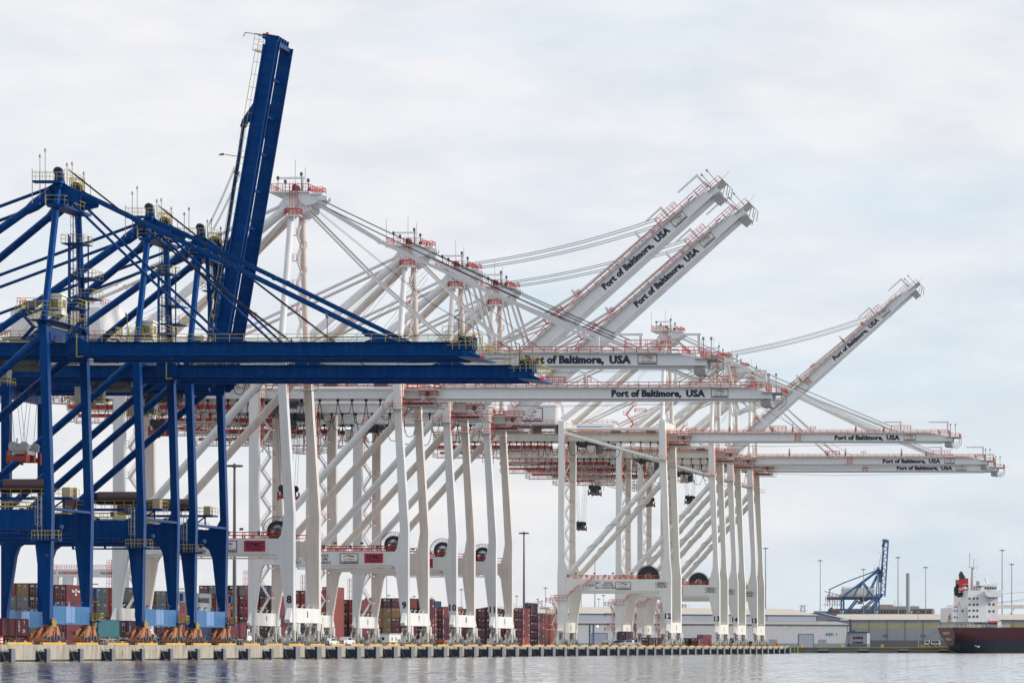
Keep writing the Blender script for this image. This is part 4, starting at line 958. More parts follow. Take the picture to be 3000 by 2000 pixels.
ORD = ['first','second','third','fourth','fifth','sixth','seventh','eighth','ninth','tenth','eleventh','twelfth','thirteenth','fourteenth','fifteenth','sixteenth','seventeenth','eighteenth','nineteenth','twentieth']
def ordn(i):
    if i < 20: return ORD[i]
    T = {2: 'twent', 3: 'thirt', 4: 'fort', 5: 'fift', 6: 'sixt'}
    a, b = divmod(i + 1, 10); return T[a] + 'ieth' if b == 0 else T[a] + 'y-' + ORD[b - 1]
M_panel = mat('fender_panel', (0.20, 0.205, 0.23), .6, grime=.4, grime_col=(.10, .09, .09), gscale=1.2)
M_buf = mat('fender_rubber', (0.006, 0.018, 0.045), .5)
M_chain = mat('fender_chain', (.10, .10, .10), .6)
def fender(big):
    r = empty('quay_fender')
    if big: xo, th, hw, z0, z1, bz0, bz1, bw = 1.6, .38, 1.6, -.25, 2.1, .2, 1.6, 1.9
    else: xo, th, hw, z0, z1, bz0, bz1, bw = 1.15, .3, .8, -.3, 1.75, .2, 1.3, .75
    m = MB(); m.box(xo, xo + th, -hw, hw, z0, z1); m.build('frame', M_buf, r)
    m = MB(); n = 4 if big else 3
    for i in range(n):
        for j in range(5):
            a = -hw + 2 * hw * i / n; c = z0 + (z1 - z0) * j / 5
            m.box(xo + th, xo + th + .06, a + .03, a + 2 * hw / n - .03, c + .02, c + (z1 - z0) / 5 - .02)
    m.build('face_panel', M_panel, r)
    m = MB(); m.tube((0, 0, (bz0 + bz1) / 2), (xo, 0, (bz0 + bz1) / 2), (bz1 - bz0) / 2 + .1, (bz1 - bz0) / 2, n=14)
    m.box(0, .12, -bw, bw, bz0 - .1, bz1 + .1); m.box(.1, xo, -bw * .9, bw * .9, bz0 + .05, bz1 - .05); m.build('rubber_buffer', M_buf, r)
    m = MB()
    for z, dz in ((bz1 + .35, -.35), (bz0 - .1, -.15)):
        for yy in (-bw - .2, bw + .2): m.ptube([(0, yy, z), (xo * .3, yy, z + dz), (xo * .7, yy, z + dz), (xo, yy * .8, z)], .05, 5)
    m.ptube([(.2, -bw - .2, bz1 + .2), (.5, -bw - .3, .9), (.8, -bw - .2, bz0 - .1)], .05, 5)
    m.build('chain', M_chain, r); return r
fa = fender(False); fb = fender(True); ua = ub = False
def kerb(L_):
    r = empty('quay_kerb'); m = MB(); m.prism([(-.22, 0), (.2, 0), (.2, .26), (.12, .3), (-.22, .3)], 0, L_); m.build('beam', M_quayyel, r); return r  # one segment of the yellow kerb on the quay edge
kb = kerb(10.2); uk = False
def bollard():
    r = empty('bollard'); m = MB(); m.box(-.35, .35, -.35, .35, 0, .12); m.tube((0, 0, .1), (0, 0, .36), .2, .17, n=12); m.build('base', M_quayyel, r)
    m = MB(); pts = [(0, .4 * math.cos(a) - .1, .12 + .34 * math.sin(a)) for a in [math.pi * i / 10 for i in range(11)]]; m.ptube(pts, .09, 8); m.build('horn', M_quayyel, r); return r
bb = bollard(); uo = False
for k in range(57):
    Y = 507 + 14.7 * k; big = k >= 10
    src = fb if big else fa
    if (big and not ub) or (not big and not ua): o = src
    else: o = copy_tree(src)
    if big: ub = True
    else: ua = True
    o.location = (WX, Y, 0)
    tag(o, ('wide fender with grey panel and chains, %s along the quay from the left' if big else 'narrow fender with dark panel on the pale wall, %s from the left') % ordn(k), 'fender', 'fenders along the quay wall')
    o = kb if not uk else copy_tree(kb); uk = True; o.location = (WX - .3, Y + 2.6, 2.3); tag(o, 'yellow kerb along the quay edge, just past the %s fender from the left' % ordn(k), 'edge beam', 'yellow kerbs along the quay edge')  # edge beam: the kerb segments
    o = bb if not uo else copy_tree(bb); uo = True; o.location = (WX - .9, Y + 12.4, 2.3); tag(o, 'yellow mooring bollard at the quay edge, just past the %s fender from the left' % ordn(k), 'bollard', 'yellow bollards on the quay edge')

# ================================================================== containers
CC = {'maroon': (.13, .028, .038), 'dark maroon': (.055, .014, .03), 'rust red': (.22, .055, .045), 'grey': (.16, .175, .18), 'pale grey': (.33, .34, .34), 'tan': (.24, .155, .055), 'orange': (.42, .20, .07),
      'navy': (.015, .035, .09), 'teal': (.03, .13, .16), 'red': (.26, .02, .02), 'brown': (.19, .085, .05), 'white': (.60, .58, .52)}
CM = {c: mat('container_' + c.replace(' ', '_'), v, .6, .3, var=.15, grime=.25, grime_col=tuple(x * .5 + .02 for x in v), gscale=1.0, bump=('Y', .28, .9)) for c, v in CC.items()}
M_rod = mat('door_rod', (.35, .33, .33), .5); M_ctext = mat('container_lettering', (.7, .7, .68), .6)
_cm = {}
def container(col, x, y, z, L_=12.19, H=2.59, txt=None, label='', group=None, side=None, rz=0):
    key = (col, L_, H)
    if key not in _cm:
        m = MB(); W = 2.44; e = .12
        m.box(.06, W - .06, .08, L_ - .06, .12, H - .06)
        for a in (0, W - e):
            m.box(a, a + e, 0, e, 0, H); m.box(a, a + e, L_ - e, L_, 0, H); m.box(a, a + e, e, L_ - e, 0, .16); m.box(a, a + e, e, L_ - e, H - .12, H)
        for b in (0, L_ - e): m.box(e, W - e, b, b + e, 0, .16); m.box(e, W - e, b, b + e, H - .12, H)
        me = m.build('shipping_container', CM[col]); d = MB()
        d.box(W / 2 - .015, W / 2 + .015, .05, .078, .17, H - .13)
        dd = d
        for q in (.45, .95, 1.5, 2.0): dd.tube((q, .03, .17), (q, .03, H - .13), .035, n=5)
        for q in (.5, 1.55): dd.box(q, q + .4, .0, .07, 1.0, 1.1)
        d2 = d.build('door_rods', M_rod, me)
        _cm[key] = (me.data, d2.data); o = me
    else:
        o = bpy.data.objects.new('shipping_container', _cm[key][0]); COL.objects.link(o)
        c = bpy.data.objects.new('door_rods', _cm[key][1]); COL.objects.link(c); c.parent = o
    o.location = (x, y, z); o.rotation_euler = (0, 0, rz)
    m = MB()
    random.seed(hash((round(x), round(y), round(z))) % 1000)
    for q in range(3): m.box(1.5, 1.5 + random.uniform(.3, .6), -.03, -.005, H - .5 - q * .2, H - .42 - q * .2)
    if random.random() < .5: m.box(.35, .8, -.03, -.005, H - .6, H - .4)
    if side == 'zim' or txt == 'ZIM':
        text(m, 'ZIM', .25, -.02, H - .75, .42, .8, .05)
        for i, ch in enumerate('ZIM'): text(m, ch, 2.47, 1.2, H - .8 - .6 * i, .5, .5, .05, 'l', '+x')
        text(m, '7', 2.47, L_ - 2.4, H - .9, .6, .5, .04, 'l', '+x'); text(m, 'ZIM', 2.47, L_ - 3, .5, .5, 1.2, .04, 'l', '+x')
    elif side == 'factory':
        text(m, 'The', 2.47, 3.2, 1.5, .5, 1.6, .04, 'l', '+x'); text(m, 'Z', 2.47, 5.2, 1.0, 1.2, 1.0, .06, 'l', '+x'); text(m, 'Factor', 2.47, 6.6, 1.5, .5, 2.6, .04, 'l', '+x'); text(m, 'ZIM', 2.47, 10.1, .9, .6, 1.5, .06, 'l', '+x')
    elif side == 'maersk': pass
    mt = M_ctext
    if side == 'maersk': text(m, 'MAERSK', 2.47, 1.5, .9, 1.1, 9, .05, 'l', '+x'); mt = M_ink
    m.build('lettering', mt, o)
    return tag(o, label, 'container', group)
TN = ['ground', 'second', 'third', 'fourth', 'fifth', 'sixth']
def stack(px0, s, cols, tiers, pal, where, H=2.9, L_=12.19, rows=1, gap=.12, side='auto', z0=0, ymin=0, group=None, skip=()):
    Y = F / s; X = (px0 - VX) / s; n = 0
    for c in range(cols):
        t_ = tiers[c] if isinstance(tiers, (list, tuple)) else tiers
        for t in range(t_):
            for r in range(rows):
                if (c, t) in skip: continue
                col = pal[c][t] if isinstance(pal[0], (list, tuple)) else pal[(c * 3 + t * 2 + r) % len(pal)]
                sd = 'zim' if (side == 'auto' and 'maroon' in col and (c + t + r) % 3 != 1) else None
                if isinstance(side, dict): sd = side.get((c, t))
                lb = col + ' container, '
                parts = []
                if t_ > 1: parts.append('top tier' if t == t_ - 1 and t > 1 else TN[t] + ' tier' + (' up' if t else ''))
                if cols > 1: parts.append('column %s' % ['one', 'two', 'three', 'four', 'five', 'six', 'seven', 'eight'][c])
                if rows > 1: parts.append('front' if r == 0 else 'back')
                container(col, X + c * (2.44 + gap), Y + r * (L_ + .4), ZQ + z0 + t * H, L_, H, None, lb + ' '.join(parts) + (', ' if parts else '') + where, group or 'containers stacked in the yard', sd)
M_, D_, R_, G_, P_, T_, O_, N_, E_, X_, B_, W_ = 'maroon', 'dark maroon', 'rust red', 'grey', 'pale grey', 'tan', 'orange', 'navy', 'teal', 'red', 'brown', 'white'
stack(12, 14.2, 3, 5, [[M_, G_, G_, G_, X_], [M_, G_, T_, G_, T_], [D_, G_, G_, D_, D_]], 'stack at the far left edge', H=2.59, L_=6.06)
stack(118, 15.4, 2, 4, [[M_, M_, D_, D_], [M_, M_, M_, M_]], 'stack left behind the nearest blue crane', side={(1, 3): 'factory', (1, 2): 'zim'})
stack(244, 14.7, 4, 4, [[D_, D_, M_, M_], [M_, M_, G_, G_], [R_, B_, X_, B_], [M_, G_, N_, G_]], 'stack behind the second blue crane')
stack(424, 12.5, 3, 5, [[M_, G_, M_, M_, B_], [N_, M_, G_, G_, G_], [N_, M_, R_, M_, G_]], 'stack between blue crane legs', H=2.59)
stack(543, 13.4, 1, 4, [[N_, N_, P_, P_]], 'stack lettered in black on its side', side={(0, 3): 'maersk', (0, 2): 'maersk'})
stack(601, 13.2, 1, 4, [[M_, N_, R_, R_]], 'stack of brick colour beside the lettered grey one')
stack(583, 11.5, 8, [6, 6, 6, 6, 6, 6, 6, 5], [[M_, M_, D_, M_, M_, M_], [N_, G_, M_, D_, G_, G_], [M_, D_, M_, D_, M_, M_], [M_, X_, M_, D_, M_, D_], [X_, M_, D_, M_, D_, G_], [M_, R_, M_, R_, M_, D_], [M_, D_, R_, D_, D_, N_], [M_, M_, D_, M_, M_]], 'long stack left of crane 8', H=2.59)
stack(849, 11.9, 2, 5, [[R_, B_, D_, R_, R_], [M_, E_, R_, R_, D_]], 'stack seen between the legs of crane 8', H=2.75)
stack(944, 12.0, 1, 5, [[R_, R_, R_, R_, R_]], 'tall rust stack right of crane 8')
stack(991, 11.8, 2, 4, [[D_, D_, D_, D_], [D_, M_, D_, M_]], 'dark stack behind the parked white cars')
stack(1068, 10.3, 5, [5, 5, 5, 5, 5], [[D_, M_, T_, T_, M_], [D_, D_, T_, T_, M_], [M_, T_, T_, T_, D_], [D_, M_, M_, O_, M_], [D_, M_, M_, D_, R_]], 'stack left of crane 9', H=2.76)
stack(1196, 10.2, 2, [4, 5], [[M_, D_, M_, R_], [M_, D_, M_, D_, D_]], 'stack between the legs of crane 9', H=2.76)
stack(1231, 10.0, 1, 4, [[M_, R_, R_, R_]], 'stack just right of crane 9', side={(0, i): 'zim' for i in range(4)})
stack(1246, 9.3, 1, 5, [[M_, M_, D_, D_, N_]], 'stack topped by a navy container, right of crane 9')
stack(1272, 9.9, 1, 4, [[D_, D_, D_, M_]], 'second stack right of crane 9', side={(0, i): 'zim' for i in range(4)})
stack(1300, 9.7, 1, 4, [[M_, D_, M_, R_]], 'third stack right of crane 9', side={(0, i): 'zim' for i in range(4)})
stack(1270, 8.6, 3, 5, [[D_, M_, M_, D_, M_], [M_, M_, T_, M_, T_], [M_, M_, M_, T_, T_]], 'farther stack behind crane 10', H=2.75)
stack(1350, 9.6, 4, 4, [[B_, R_, M_, M_], [M_, D_, M_, R_], [D_, M_, D_, M_], [M_, D_, M_, D_]], 'stack between crane 10 and crane 11')
stack(1455, 9.5, 2, 4, [[M_, X_, M_, M_], [D_, M_, D_, R_]], 'stack behind crane 11')
stack(1507, 9.78, 1, 4, [[R_, M_, M_, M_]], 'first stack right of crane 11', side={(0, i): 'zim' for i in range(4)})
stack(1499, 9.2, 1, 4, [[B_, B_, E_, W_]], 'mixed stack right of crane 11')
stack(1533, 8.9, 1, 5, [[M_, D_, M_, D_, D_]], 'tallest stack left of crane 12')
stack(1553, 9.3, 1, 4, [[D_, D_, M_, D_]], 'dark stack left of crane 12', H=2.65, side={(0, i): 'zim' for i in range(4)})
stack(1564, 9.15, 1, 4, [[R_, R_, R_, R_]], 'rust coloured stack beside crane 12', H=2.65, rows=2, side={})
stack(1853, 8.8, 1, 1, [[D_]], 'low on the apron behind the white pickup truck', group='single containers on the apron')
stack(1879, 9.5, 1, 1, [[D_]], 'on the apron just left of the number 12 leg', rows=2, side={(0, 0): 'zim'}, group='single containers on the apron')
stack(1997, 9.0, 1, 1, [[D_]], 'on the apron just right of crane 12', group='single containers on the apron')
stack(2024, 9.0, 1, 1, [[M_]], 'on the apron midway between crane 12 and crane 13', rows=2, group='single containers on the apron')
stack(2042, 7.2, 1, 2, [[M_, M_]], 'two-high stack in front of the silver shed', H=2.59, rows=2)
stack(2129, 8.9, 1, 1, [[D_]], 'on the apron between cranes 13 and 14', group='single containers on the apron')

# ================================================================== vehicles
M_tyre = mat('tyre', (.02, .02, .022), .8); M_hub = mat('wheel_hub', (.4, .4, .4), .4, metal=.5); M_tail = mat('tail_light', (.35, .01, .01), .3); M_vglass = mat('vehicle_glass', (.015, .02, .025), .1, .7)
def wheel(r, x, y, z, rad, w=.24):
    m = MB(); m.tube((x, y - w / 2, z), (x, y + w / 2, z), rad, n=18); o = m.build('wheel', M_tyre, r)
    m = MB(); s = -1 if y < 0 else 1; m.tube((x, y + s * (w / 2 + .001), z), (x, y + s * (w / 2 + .02), z), rad * .6, n=12); m.build('hub', M_hub, o)
def car(kind, loc, rz, color, label):
    """x forward, body along x"""
    r = empty(kind, loc, rz); m = MB()
    if 'pickup' in kind:
        L_, W, H = 5.8, 2.0, 1.85
        prof = [(-2.9, .55), (-2.9, 1.15), (-.75, 1.15), (-.7, 1.3), (-.55, H - .05), (-.3, H), (.7, H), (1.0, H - .05), (1.65, 1.22), (2.75, 1.08), (2.9, .85), (2.9, .5), (2.3, .42), (-2.6, .42)]
        win = [[(-.45, 1.25), (-.35, H - .12), (.15, H - .1), (.15, 1.25)], [(.25, 1.25), (.25, H - .1), (.85, H - .12), (1.4, 1.25)]]; ax = (-1.75, 1.85); wr = .4
    elif 'suv' in kind:
        L_, W, H = 5.0, 1.95, 1.75
        prof = [(-2.5, .5), (-2.5, 1.1), (-2.3, H - .1), (-2.0, H), (.5, H), (.9, H - .06), (1.6, 1.12), (2.4, 1.0), (2.5, .75), (2.5, .45), (-2.3, .4)]
        win = [[(-2.1, 1.15), (-1.95, H - .12), (-.6, H - .1), (-.6, 1.15)], [(-.5, 1.15), (-.5, H - .1), (.7, H - .12), (1.3, 1.15)]]; ax = (-1.5, 1.55); wr = .36
    else:
        L_, W, H = 4.9, 1.85, 1.45
        prof = [(-2.45, .5), (-2.4, .95), (-1.6, 1.02), (-1.0, H - .02), (-.7, H), (.4, H), (1.2, 1.0), (2.3, .85), (2.45, .65), (2.4, .35), (-2.3, .35)]
        win = [[(-1.4, 1.02), (-.95, H - .1), (-.2, H - .08), (-.2, 1.02)], [(-.1, 1.02), (-.1, H - .08), (.35, H - .1), (.95, 1.02)]]; ax = (-1.45, 1.5); wr = .33
    low = [p for p in prof if p[1] <= 1.16 or p[1] < 1.16]
    m.prism([p for p in prof if p[1] < 1.23] , -W / 2, W / 2)
    m.prism([p for p in prof if p[1] >= 1.0 and p[0] < 1.7 and p[0] > -2.6], -W / 2 + .13, W / 2 - .13)
    if 'pickup' in kind: m.box(-2.9, -2.84, -W / 2, W / 2, .75, 1.2); 
    m.build('body', color, r)
    g = MB()
    for p in win:
        g.prism(p, -W / 2 + .09, -W / 2 + .128); g.prism(p, W / 2 - .128, W / 2 - .09)
    xb = min(p[0] for p in prof if p[1] > 1.3); 
    g.box(xb - .03, xb + .05, -W / 2 + .3, W / 2 - .3, 1.25 if H > 1.6 else 1.08, H - .12)
    g.prism([(1.05, H - .1), (1.08, H - .1), (1.6, 1.2), (1.5, 1.2)] if H > 1.6 else [(.5, H - .08), (.55, H - .08), (1.15, 1.02), (1.05, 1.02)], -W / 2 + .2, W / 2 - .2)
    g.build('window', M_vglass, r)
    for x in ax:
        for s in (-1, 1): wheel(r, x, s * (W / 2 - .08), wr, wr)
    e = min(p[0] for p in prof)
    for s in (-1, 1):
        t = MB(); t.box(e - .03, e + .02, s * (W / 2 - .3) - .14, s * (W / 2 - .3) + .14, .75, 1.02); t.build('tail_light', M_tail, r)
    t = MB(); t.box(e - .12, e, -W / 2 + .05, W / 2 - .05, .42, .6); t.box(-e - .02, -e + .06, -W / 2 + .05, W / 2 - .05, .42, .6); t.build('bumper', M_dgrey, r)
    return tag(r, label, 'car' if 'sedan' in kind else 'pickup truck' if 'pickup' in kind else 'car')
M_carw = mat('car_white', (.75, .75, .74), .3, .6, var=.03); M_cars = mat('car_silver', (.36, .36, .37), .35, .6, var=.05)
def gp(px, s): return Vector(((px - VX) / s, F / s, ZQ + .01))
car('sedan_car', gp(957, 15.0) + Vector((0, 2.5, 0)), R(82), M_carw, 'white sedan seen from behind, parked beside crane 8')
car('pickup_truck', gp(1001, 14.3) + Vector((0, 2.9, 0)), R(80), M_carw, 'white pickup truck seen from behind, right of the white sedan')
car('pickup_truck', gp(1848, 10.7), R(180), M_carw, 'white pickup truck seen side on, in front of the small containers')
car('suv_car', gp(1812, 10.3), R(165), M_cars, 'silver car with dark windows, partly behind the side-on white pickup')
car('pickup_truck', gp(1770, 10.6) + Vector((0, 2.9, 0)), R(95), M_cars, 'silver pickup truck seen from behind, by the shed door')

M_chas = mat('chassis_red', (.30, .07, .05), .6, grime=.4); M_tan = mat('chassis_beige', (.45, .42, .38), .6)
def chassis(loc, n, label, col=M_chas, L_=12.4, tractor=False):
    """container chassis lying along +y from loc"""
    r = empty('container_chassis', loc); m = MB()
    for x in (.5, 1.7): m.box(x, x + .2, 0, L_, 1.0, 1.3)
    for q in (0, L_ / 2, L_ - .3): m.box(0, 2.44, q, q + .3, 1.05, 1.38)
    m.box(.1, 2.34, -.05, .1, .55, .75); m.build('frame', col, r)
    for q in (1.6, 2.9): wheelx(r, 2.2, q); wheelx(r, .3, q)
    m = MB(); m.box(1.8, 2.0, L_ - 3.5, L_ - 3.3, .05, 1.0); m.box(.5, .7, L_ - 3.5, L_ - 3.3, .05, 1.0); m.build('landing_leg', M_grey, r)
    if tractor: truckcab(r, L_ + .5)
    return tag(r, label, 'trailer')
def wheelx(r, x, y, rad=.5):
    m = MB(); m.tube((x - .25, y, rad), (x + .25, y, rad), rad, n=16); o = m.build('wheel', M_tyre, r)
    m = MB(); m.tube((x + .251, y, rad), (x + .28, y, rad), rad * .55, n=12); m.build('hub', M_hub, o)
def truckcab(r, y, col=None):
    m = MB(); m.box(.1, 2.34, y, y + 1.9, .9, 2.9); m.box(.2, 2.24, y + 1.9, y + 3.6, .6, 1.7); m.build('truck_cab', col or M_carw, r)
    m = MB(); m.box(.3, 2.1, y + 1.88, y + 1.93, 1.8, 2.7); m.box(2.341, 2.36, y + .5, y + 1.6, 1.8, 2.6); m.box(.3, 2.1, y - .02, y - .001, 1.8, 2.6); m.build('cab_window', M_vglass, r)
    wheelx(r, 2.1, y + 2.7); wheelx(r, .3, y + 2.7)
def gcont(px, s, col, label, L_=12.19, H=2.59, z=1.4, **k):
    p = gp(px, s); return container(col, p.x, p.y, ZQ + z, L_, H, None, label, 'containers on trailers under the cranes', k.get('side'))
p = gp(-41, 19.6); chassis(p, 1, 'red chassis under two maroon boxes at the left edge')
container(M_, p.x, p.y, ZQ + 1.4, 6.06, 2.59, None, 'maroon box nearest the left edge of the photo, on a red trailer', 'containers on trailers under the cranes'); container(M_, p.x, p.y + 6.2, ZQ + 1.4, 6.06, 2.59, None, 'maroon box with white lettering on the red trailer, right of its twin', 'containers on trailers under the cranes', 'zim')
p = gp(245, 17.5); chassis(p, 1, 'beige trailer under the teal container', M_tan); gcont(245, 17.5, E_, 'teal container on a trailer between the two nearest blue cranes', H=2.9)
p = gp(332, 16.9); chassis(p, 1, 'beige trailer under a dark maroon container', M_tan, tractor=True); gcont(332, 16.9, D_, 'dark maroon container on a trailer right of the teal one', H=2.9, side='zim')
p = gp(629, 16.6); chassis(p, 1, 'trailer with open frame under the maroon box left of crane 8', M_tan, tractor=True); gcont(629, 16.6, M_, 'plain maroon container on a trailer just right of the third blue crane', H=2.7)
p = gp(1809, 10.2); chassis(p, 1, 'trailer behind the parked pickup trucks', M_chas); gcont(1809, 10.2, D_, 'maroon container on a trailer behind the side-on white pickup', H=2.9, z=1.5)
# orange flatbed
r = empty('flatbed_trailer', gp(1258, 12.4)); m = MB(); m.box(0, 3.6, 0, 2.4, 1.05, 1.35); m.box(0, 3.6, -.05, 2.45, 1.35, 1.45); m.box(.2, 3.4, .2, 2.2, .75, 1.05); m.build('deck', mat('trailer_orange', (.5, .09, .04), .5), r)
for q in (.6, 1.6): wheel(r, q, 0, .5, .5)
m = MB(); m.box(2.5, 3.9, .2, 2.2, .4, .8); m.build('undercarriage', M_dgrey, r); tag(r, 'bright orange flatbed trailer parked between crane 9 and crane 10', 'trailer')
# office trailer
r = empty('site_office', gp(1102, 11.4)); m = MB(); m.box(0, 3.4, 0, 13, .5, 3.2); m.build('wall', M_carw, r); m = MB(); m.box(-.15, 3.55, -.15, 13.1, 3.203, 3.4); m.build('roof', M_grey, r)
for q in ((1.1, 2.1, -.04, -.003, 1.6, 2.4),): m = MB(); m.box(*q); m.build('window', M_vglass, r)
for q in (2.5, 7): m = MB(); m.box(3.403, 3.44, q, q + 1, 1.5, 2.4); m.build('window', M_vglass, r)
m = MB(); m.box(.3, 3.1, .3, 12.7, 0, .5); m.build('skirt', M_grey, r); tag(r, 'white portable office cabin standing left of crane 9', 'cabin')
r = empty('lifting_frame', gp(1106, 12.6)); m = MB()
for i in range(6): m.box(.1 + i * .75, .45 + i * .75, 0, .4, 0, .7)
m.box(0, 4.6, 0, .5, .7, .95); m.build('frame', M_quayyel, r); m = MB()
for i in range(3): m.box(.5 + i * 1.3, 1.1 + i * 1.3, .5, .8, 0, .8)
m.build('brace', M_chas, r); tag(r, 'yellow and red steel frame lying in front of the white office cabin', 'steel frame')
# tractor unit on the apron near crane 14
def tug(px, s, mt, label):
    r = empty('yard_tractor', gp(px, s)); m = MB(); m.prism([(0, .5), (0, 1.0), (.9, 1.2), (.9, .5)], 0, 1.8); m.box(.9, 2.6, 0, 1.8, .5, 1.1); m.build('body', mt, r)
    m = MB(); m.box(.75, 1.9, .1, 1.7, 1.1, 2.0); m.build('cab_window', M_vglass, r); m = MB(); m.box(.7, 2.0, 0, 1.8, 2.0, 2.15); m.build('roof', M_carw, r)
    for q in (.6, 2.1): wheel(r, q, 0, .45, .45); wheel(r, q, 1.8, .45, .45)
    tag(r, label, 'tractor')
tug(2187, 8.4, mat('tractor_red', (.55, .08, .03), .5), 'small red tractor with white roof between cranes 14 and 15')
r = empty('electric_cabinet', gp(2271, 8.6)); m = MB(); m.box(0, 1.15, 0, .9, .05, 1.45); m.build('case', mat('cabinet_orange', (.75, .28, .02), .5), r); m = MB(); m.prism([(.35, .85), (.5, 1.05), (.8, .75), (.75, .6)], -.03, -.004); m.build('warning_mark', M_black, r); m = MB(); m.box(1.0, 1.35, -.3, 0, 0, .35); m.build('foot', M_quayyel, r)
tag(r, 'orange electric cabinet near the far end of the quay', 'cabinet')
r = empty('guard_post', gp(1786, 10.4)); m = MB(); m.tube((0, 0, 0), (0, 0, 1.5), .16, n=12); m.build('post', M_quayyel, r); m = MB(); m.tube((0, 0, 1.5), (0, 0, 1.6), .16, .08, n=12); m.build('cap', M_quayyel, r); tag(r, 'yellow steel guard post between the two silver vehicles', 'post')
# traffic cones
mc = mat('cone_orange', (.75, .10, .03), .5)
def cone(px, s, label, sc_=1):
    r = empty('traffic_cone', gp(px, s)); m = MB(); m.box(-.25, .25, -.25, .25, 0, .05); m.tube((0, 0, .05), (0, 0, .8 * sc_), .18, .04, n=12); m.build('body', mc, r); m = MB(); m.tube((0, 0, .42), (0, 0, .56), .125, .1, n=12); m.build('band', M_whitep, r); return tag(r, label, 'cone', 'traffic cones on the apron')
cone(95, 20.8, 'orange cone by the wheels of the nearest blue crane'); cone(45, 20.6, 'orange cone beside the trailer at the left edge', .9)
cone(726, 16.4, 'left one of two orange cones left of crane 8'); cone(750, 16.3, 'right one of two orange cones left of crane 8')
r = empty('traffic_barrel', gp(2, 21.2)); m = MB(); m.tube((0, 0, 0), (0, 0, 1.05), .33, .26, n=16); m.build('body', mc, r); m = MB(); m.tube((0, 0, .3), (0, 0, .48), .325, .312, n=16); m.tube((0, 0, .66), (0, 0, .84), .3, .29, n=16); m.build('band', M_whitep, r); tag(r, 'orange and white striped traffic barrel at the left edge', 'barrel')

# yard gantry crane far left
r = empty('yard_gantry_crane', ((150 - VX) / 11.0, F / 11.0, ZQ)); s = 11.0
m = MB(); m.box(-1, 18.5, 0, 1.2, 18.6, 20.6); m.build('main_girder', M_white, r); m = MB(); m.box(-1, 18.5, 9, 10.2, 18.6, 20.6); m.build('main_girder', M_white, r)
for x in (.2, 4.0):
    for y in (0, 9): m = MB(); m.prism([(x, 0), (x + 1.4, 0), (x + 1.6, 18.6), (x, 18.6)], y + .1, y + 1.1); m.build('leg', M_white, r)
for x in (16.5,):
    for y in (0, 9): m = MB(); m.prism([(x, 0), (x + 1.4, 0), (x + 1.6, 18.6), (x, 18.6)], y + .1, y + 1.1); m.build('leg', M_white, r)
m = MB(); m.ringrail(-1, 18.5, -.3, 10.4, 20.6, 1.1, 1.3, .08); ladder(m, 2.6, .3, 1, 18, .5, False); m.build('railing', M_red, r)
m = MB(); text(m, 'KONECRANES', 2.0, -.06, 19.3, .75, 5.2, .04); text(m, '33', .2, -.06, 19.3, .7, 1.0, .03); m.build('lettering', M_signred, r)
m = MB(); text(m, 'Port of Baltimore', 13.2, -.06, 19.3, .6, 5.0, .03); m.build('lettering', M_ink, r)
tag(r, 'white yard gantry crane with red lettering on its girder, behind the blue crane legs', 'gantry crane')

# ================================================================== lamp masts
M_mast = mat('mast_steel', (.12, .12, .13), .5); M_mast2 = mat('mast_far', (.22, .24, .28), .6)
def mast(px, ytop, s, label, w=.35, heads=6, arm=1.8, grp='tall light masts'):
    Y = F / s; x = xat(px, Y); zt = zat(ytop, Y) - ZQ
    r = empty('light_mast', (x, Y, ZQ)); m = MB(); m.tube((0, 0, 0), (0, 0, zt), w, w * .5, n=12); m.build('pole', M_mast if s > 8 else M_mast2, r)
    m = MB()
    if heads:
        m.tube((-arm, 0, zt - .2), (arm, 0, zt - .2), .1, n=6); m.tube((0, -arm, zt - .2), (0, arm, zt - .2), .1, n=6); m.tube((0, 0, zt - .6), (0, 0, zt + .3), .4, .25, n=10)
        for i in range(heads * 2):
            a = 2 * math.pi * i / (heads * 2); m.box(arm * math.cos(a) - .3, arm * math.cos(a) + .3, arm * math.sin(a) - .25, arm * math.sin(a) + .25, zt - .45, zt - .05)
        n = 16
        for i in range(n):
            a, b = 2 * math.pi * i / n, 2 * math.pi * (i + 1) / n; m.beam((arm * math.cos(a), arm * math.sin(a), zt - .25), (arm * math.cos(b), arm * math.sin(b), zt - .25), .1)
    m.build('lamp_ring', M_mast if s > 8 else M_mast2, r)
    return tag(r, label, 'light mast', grp)
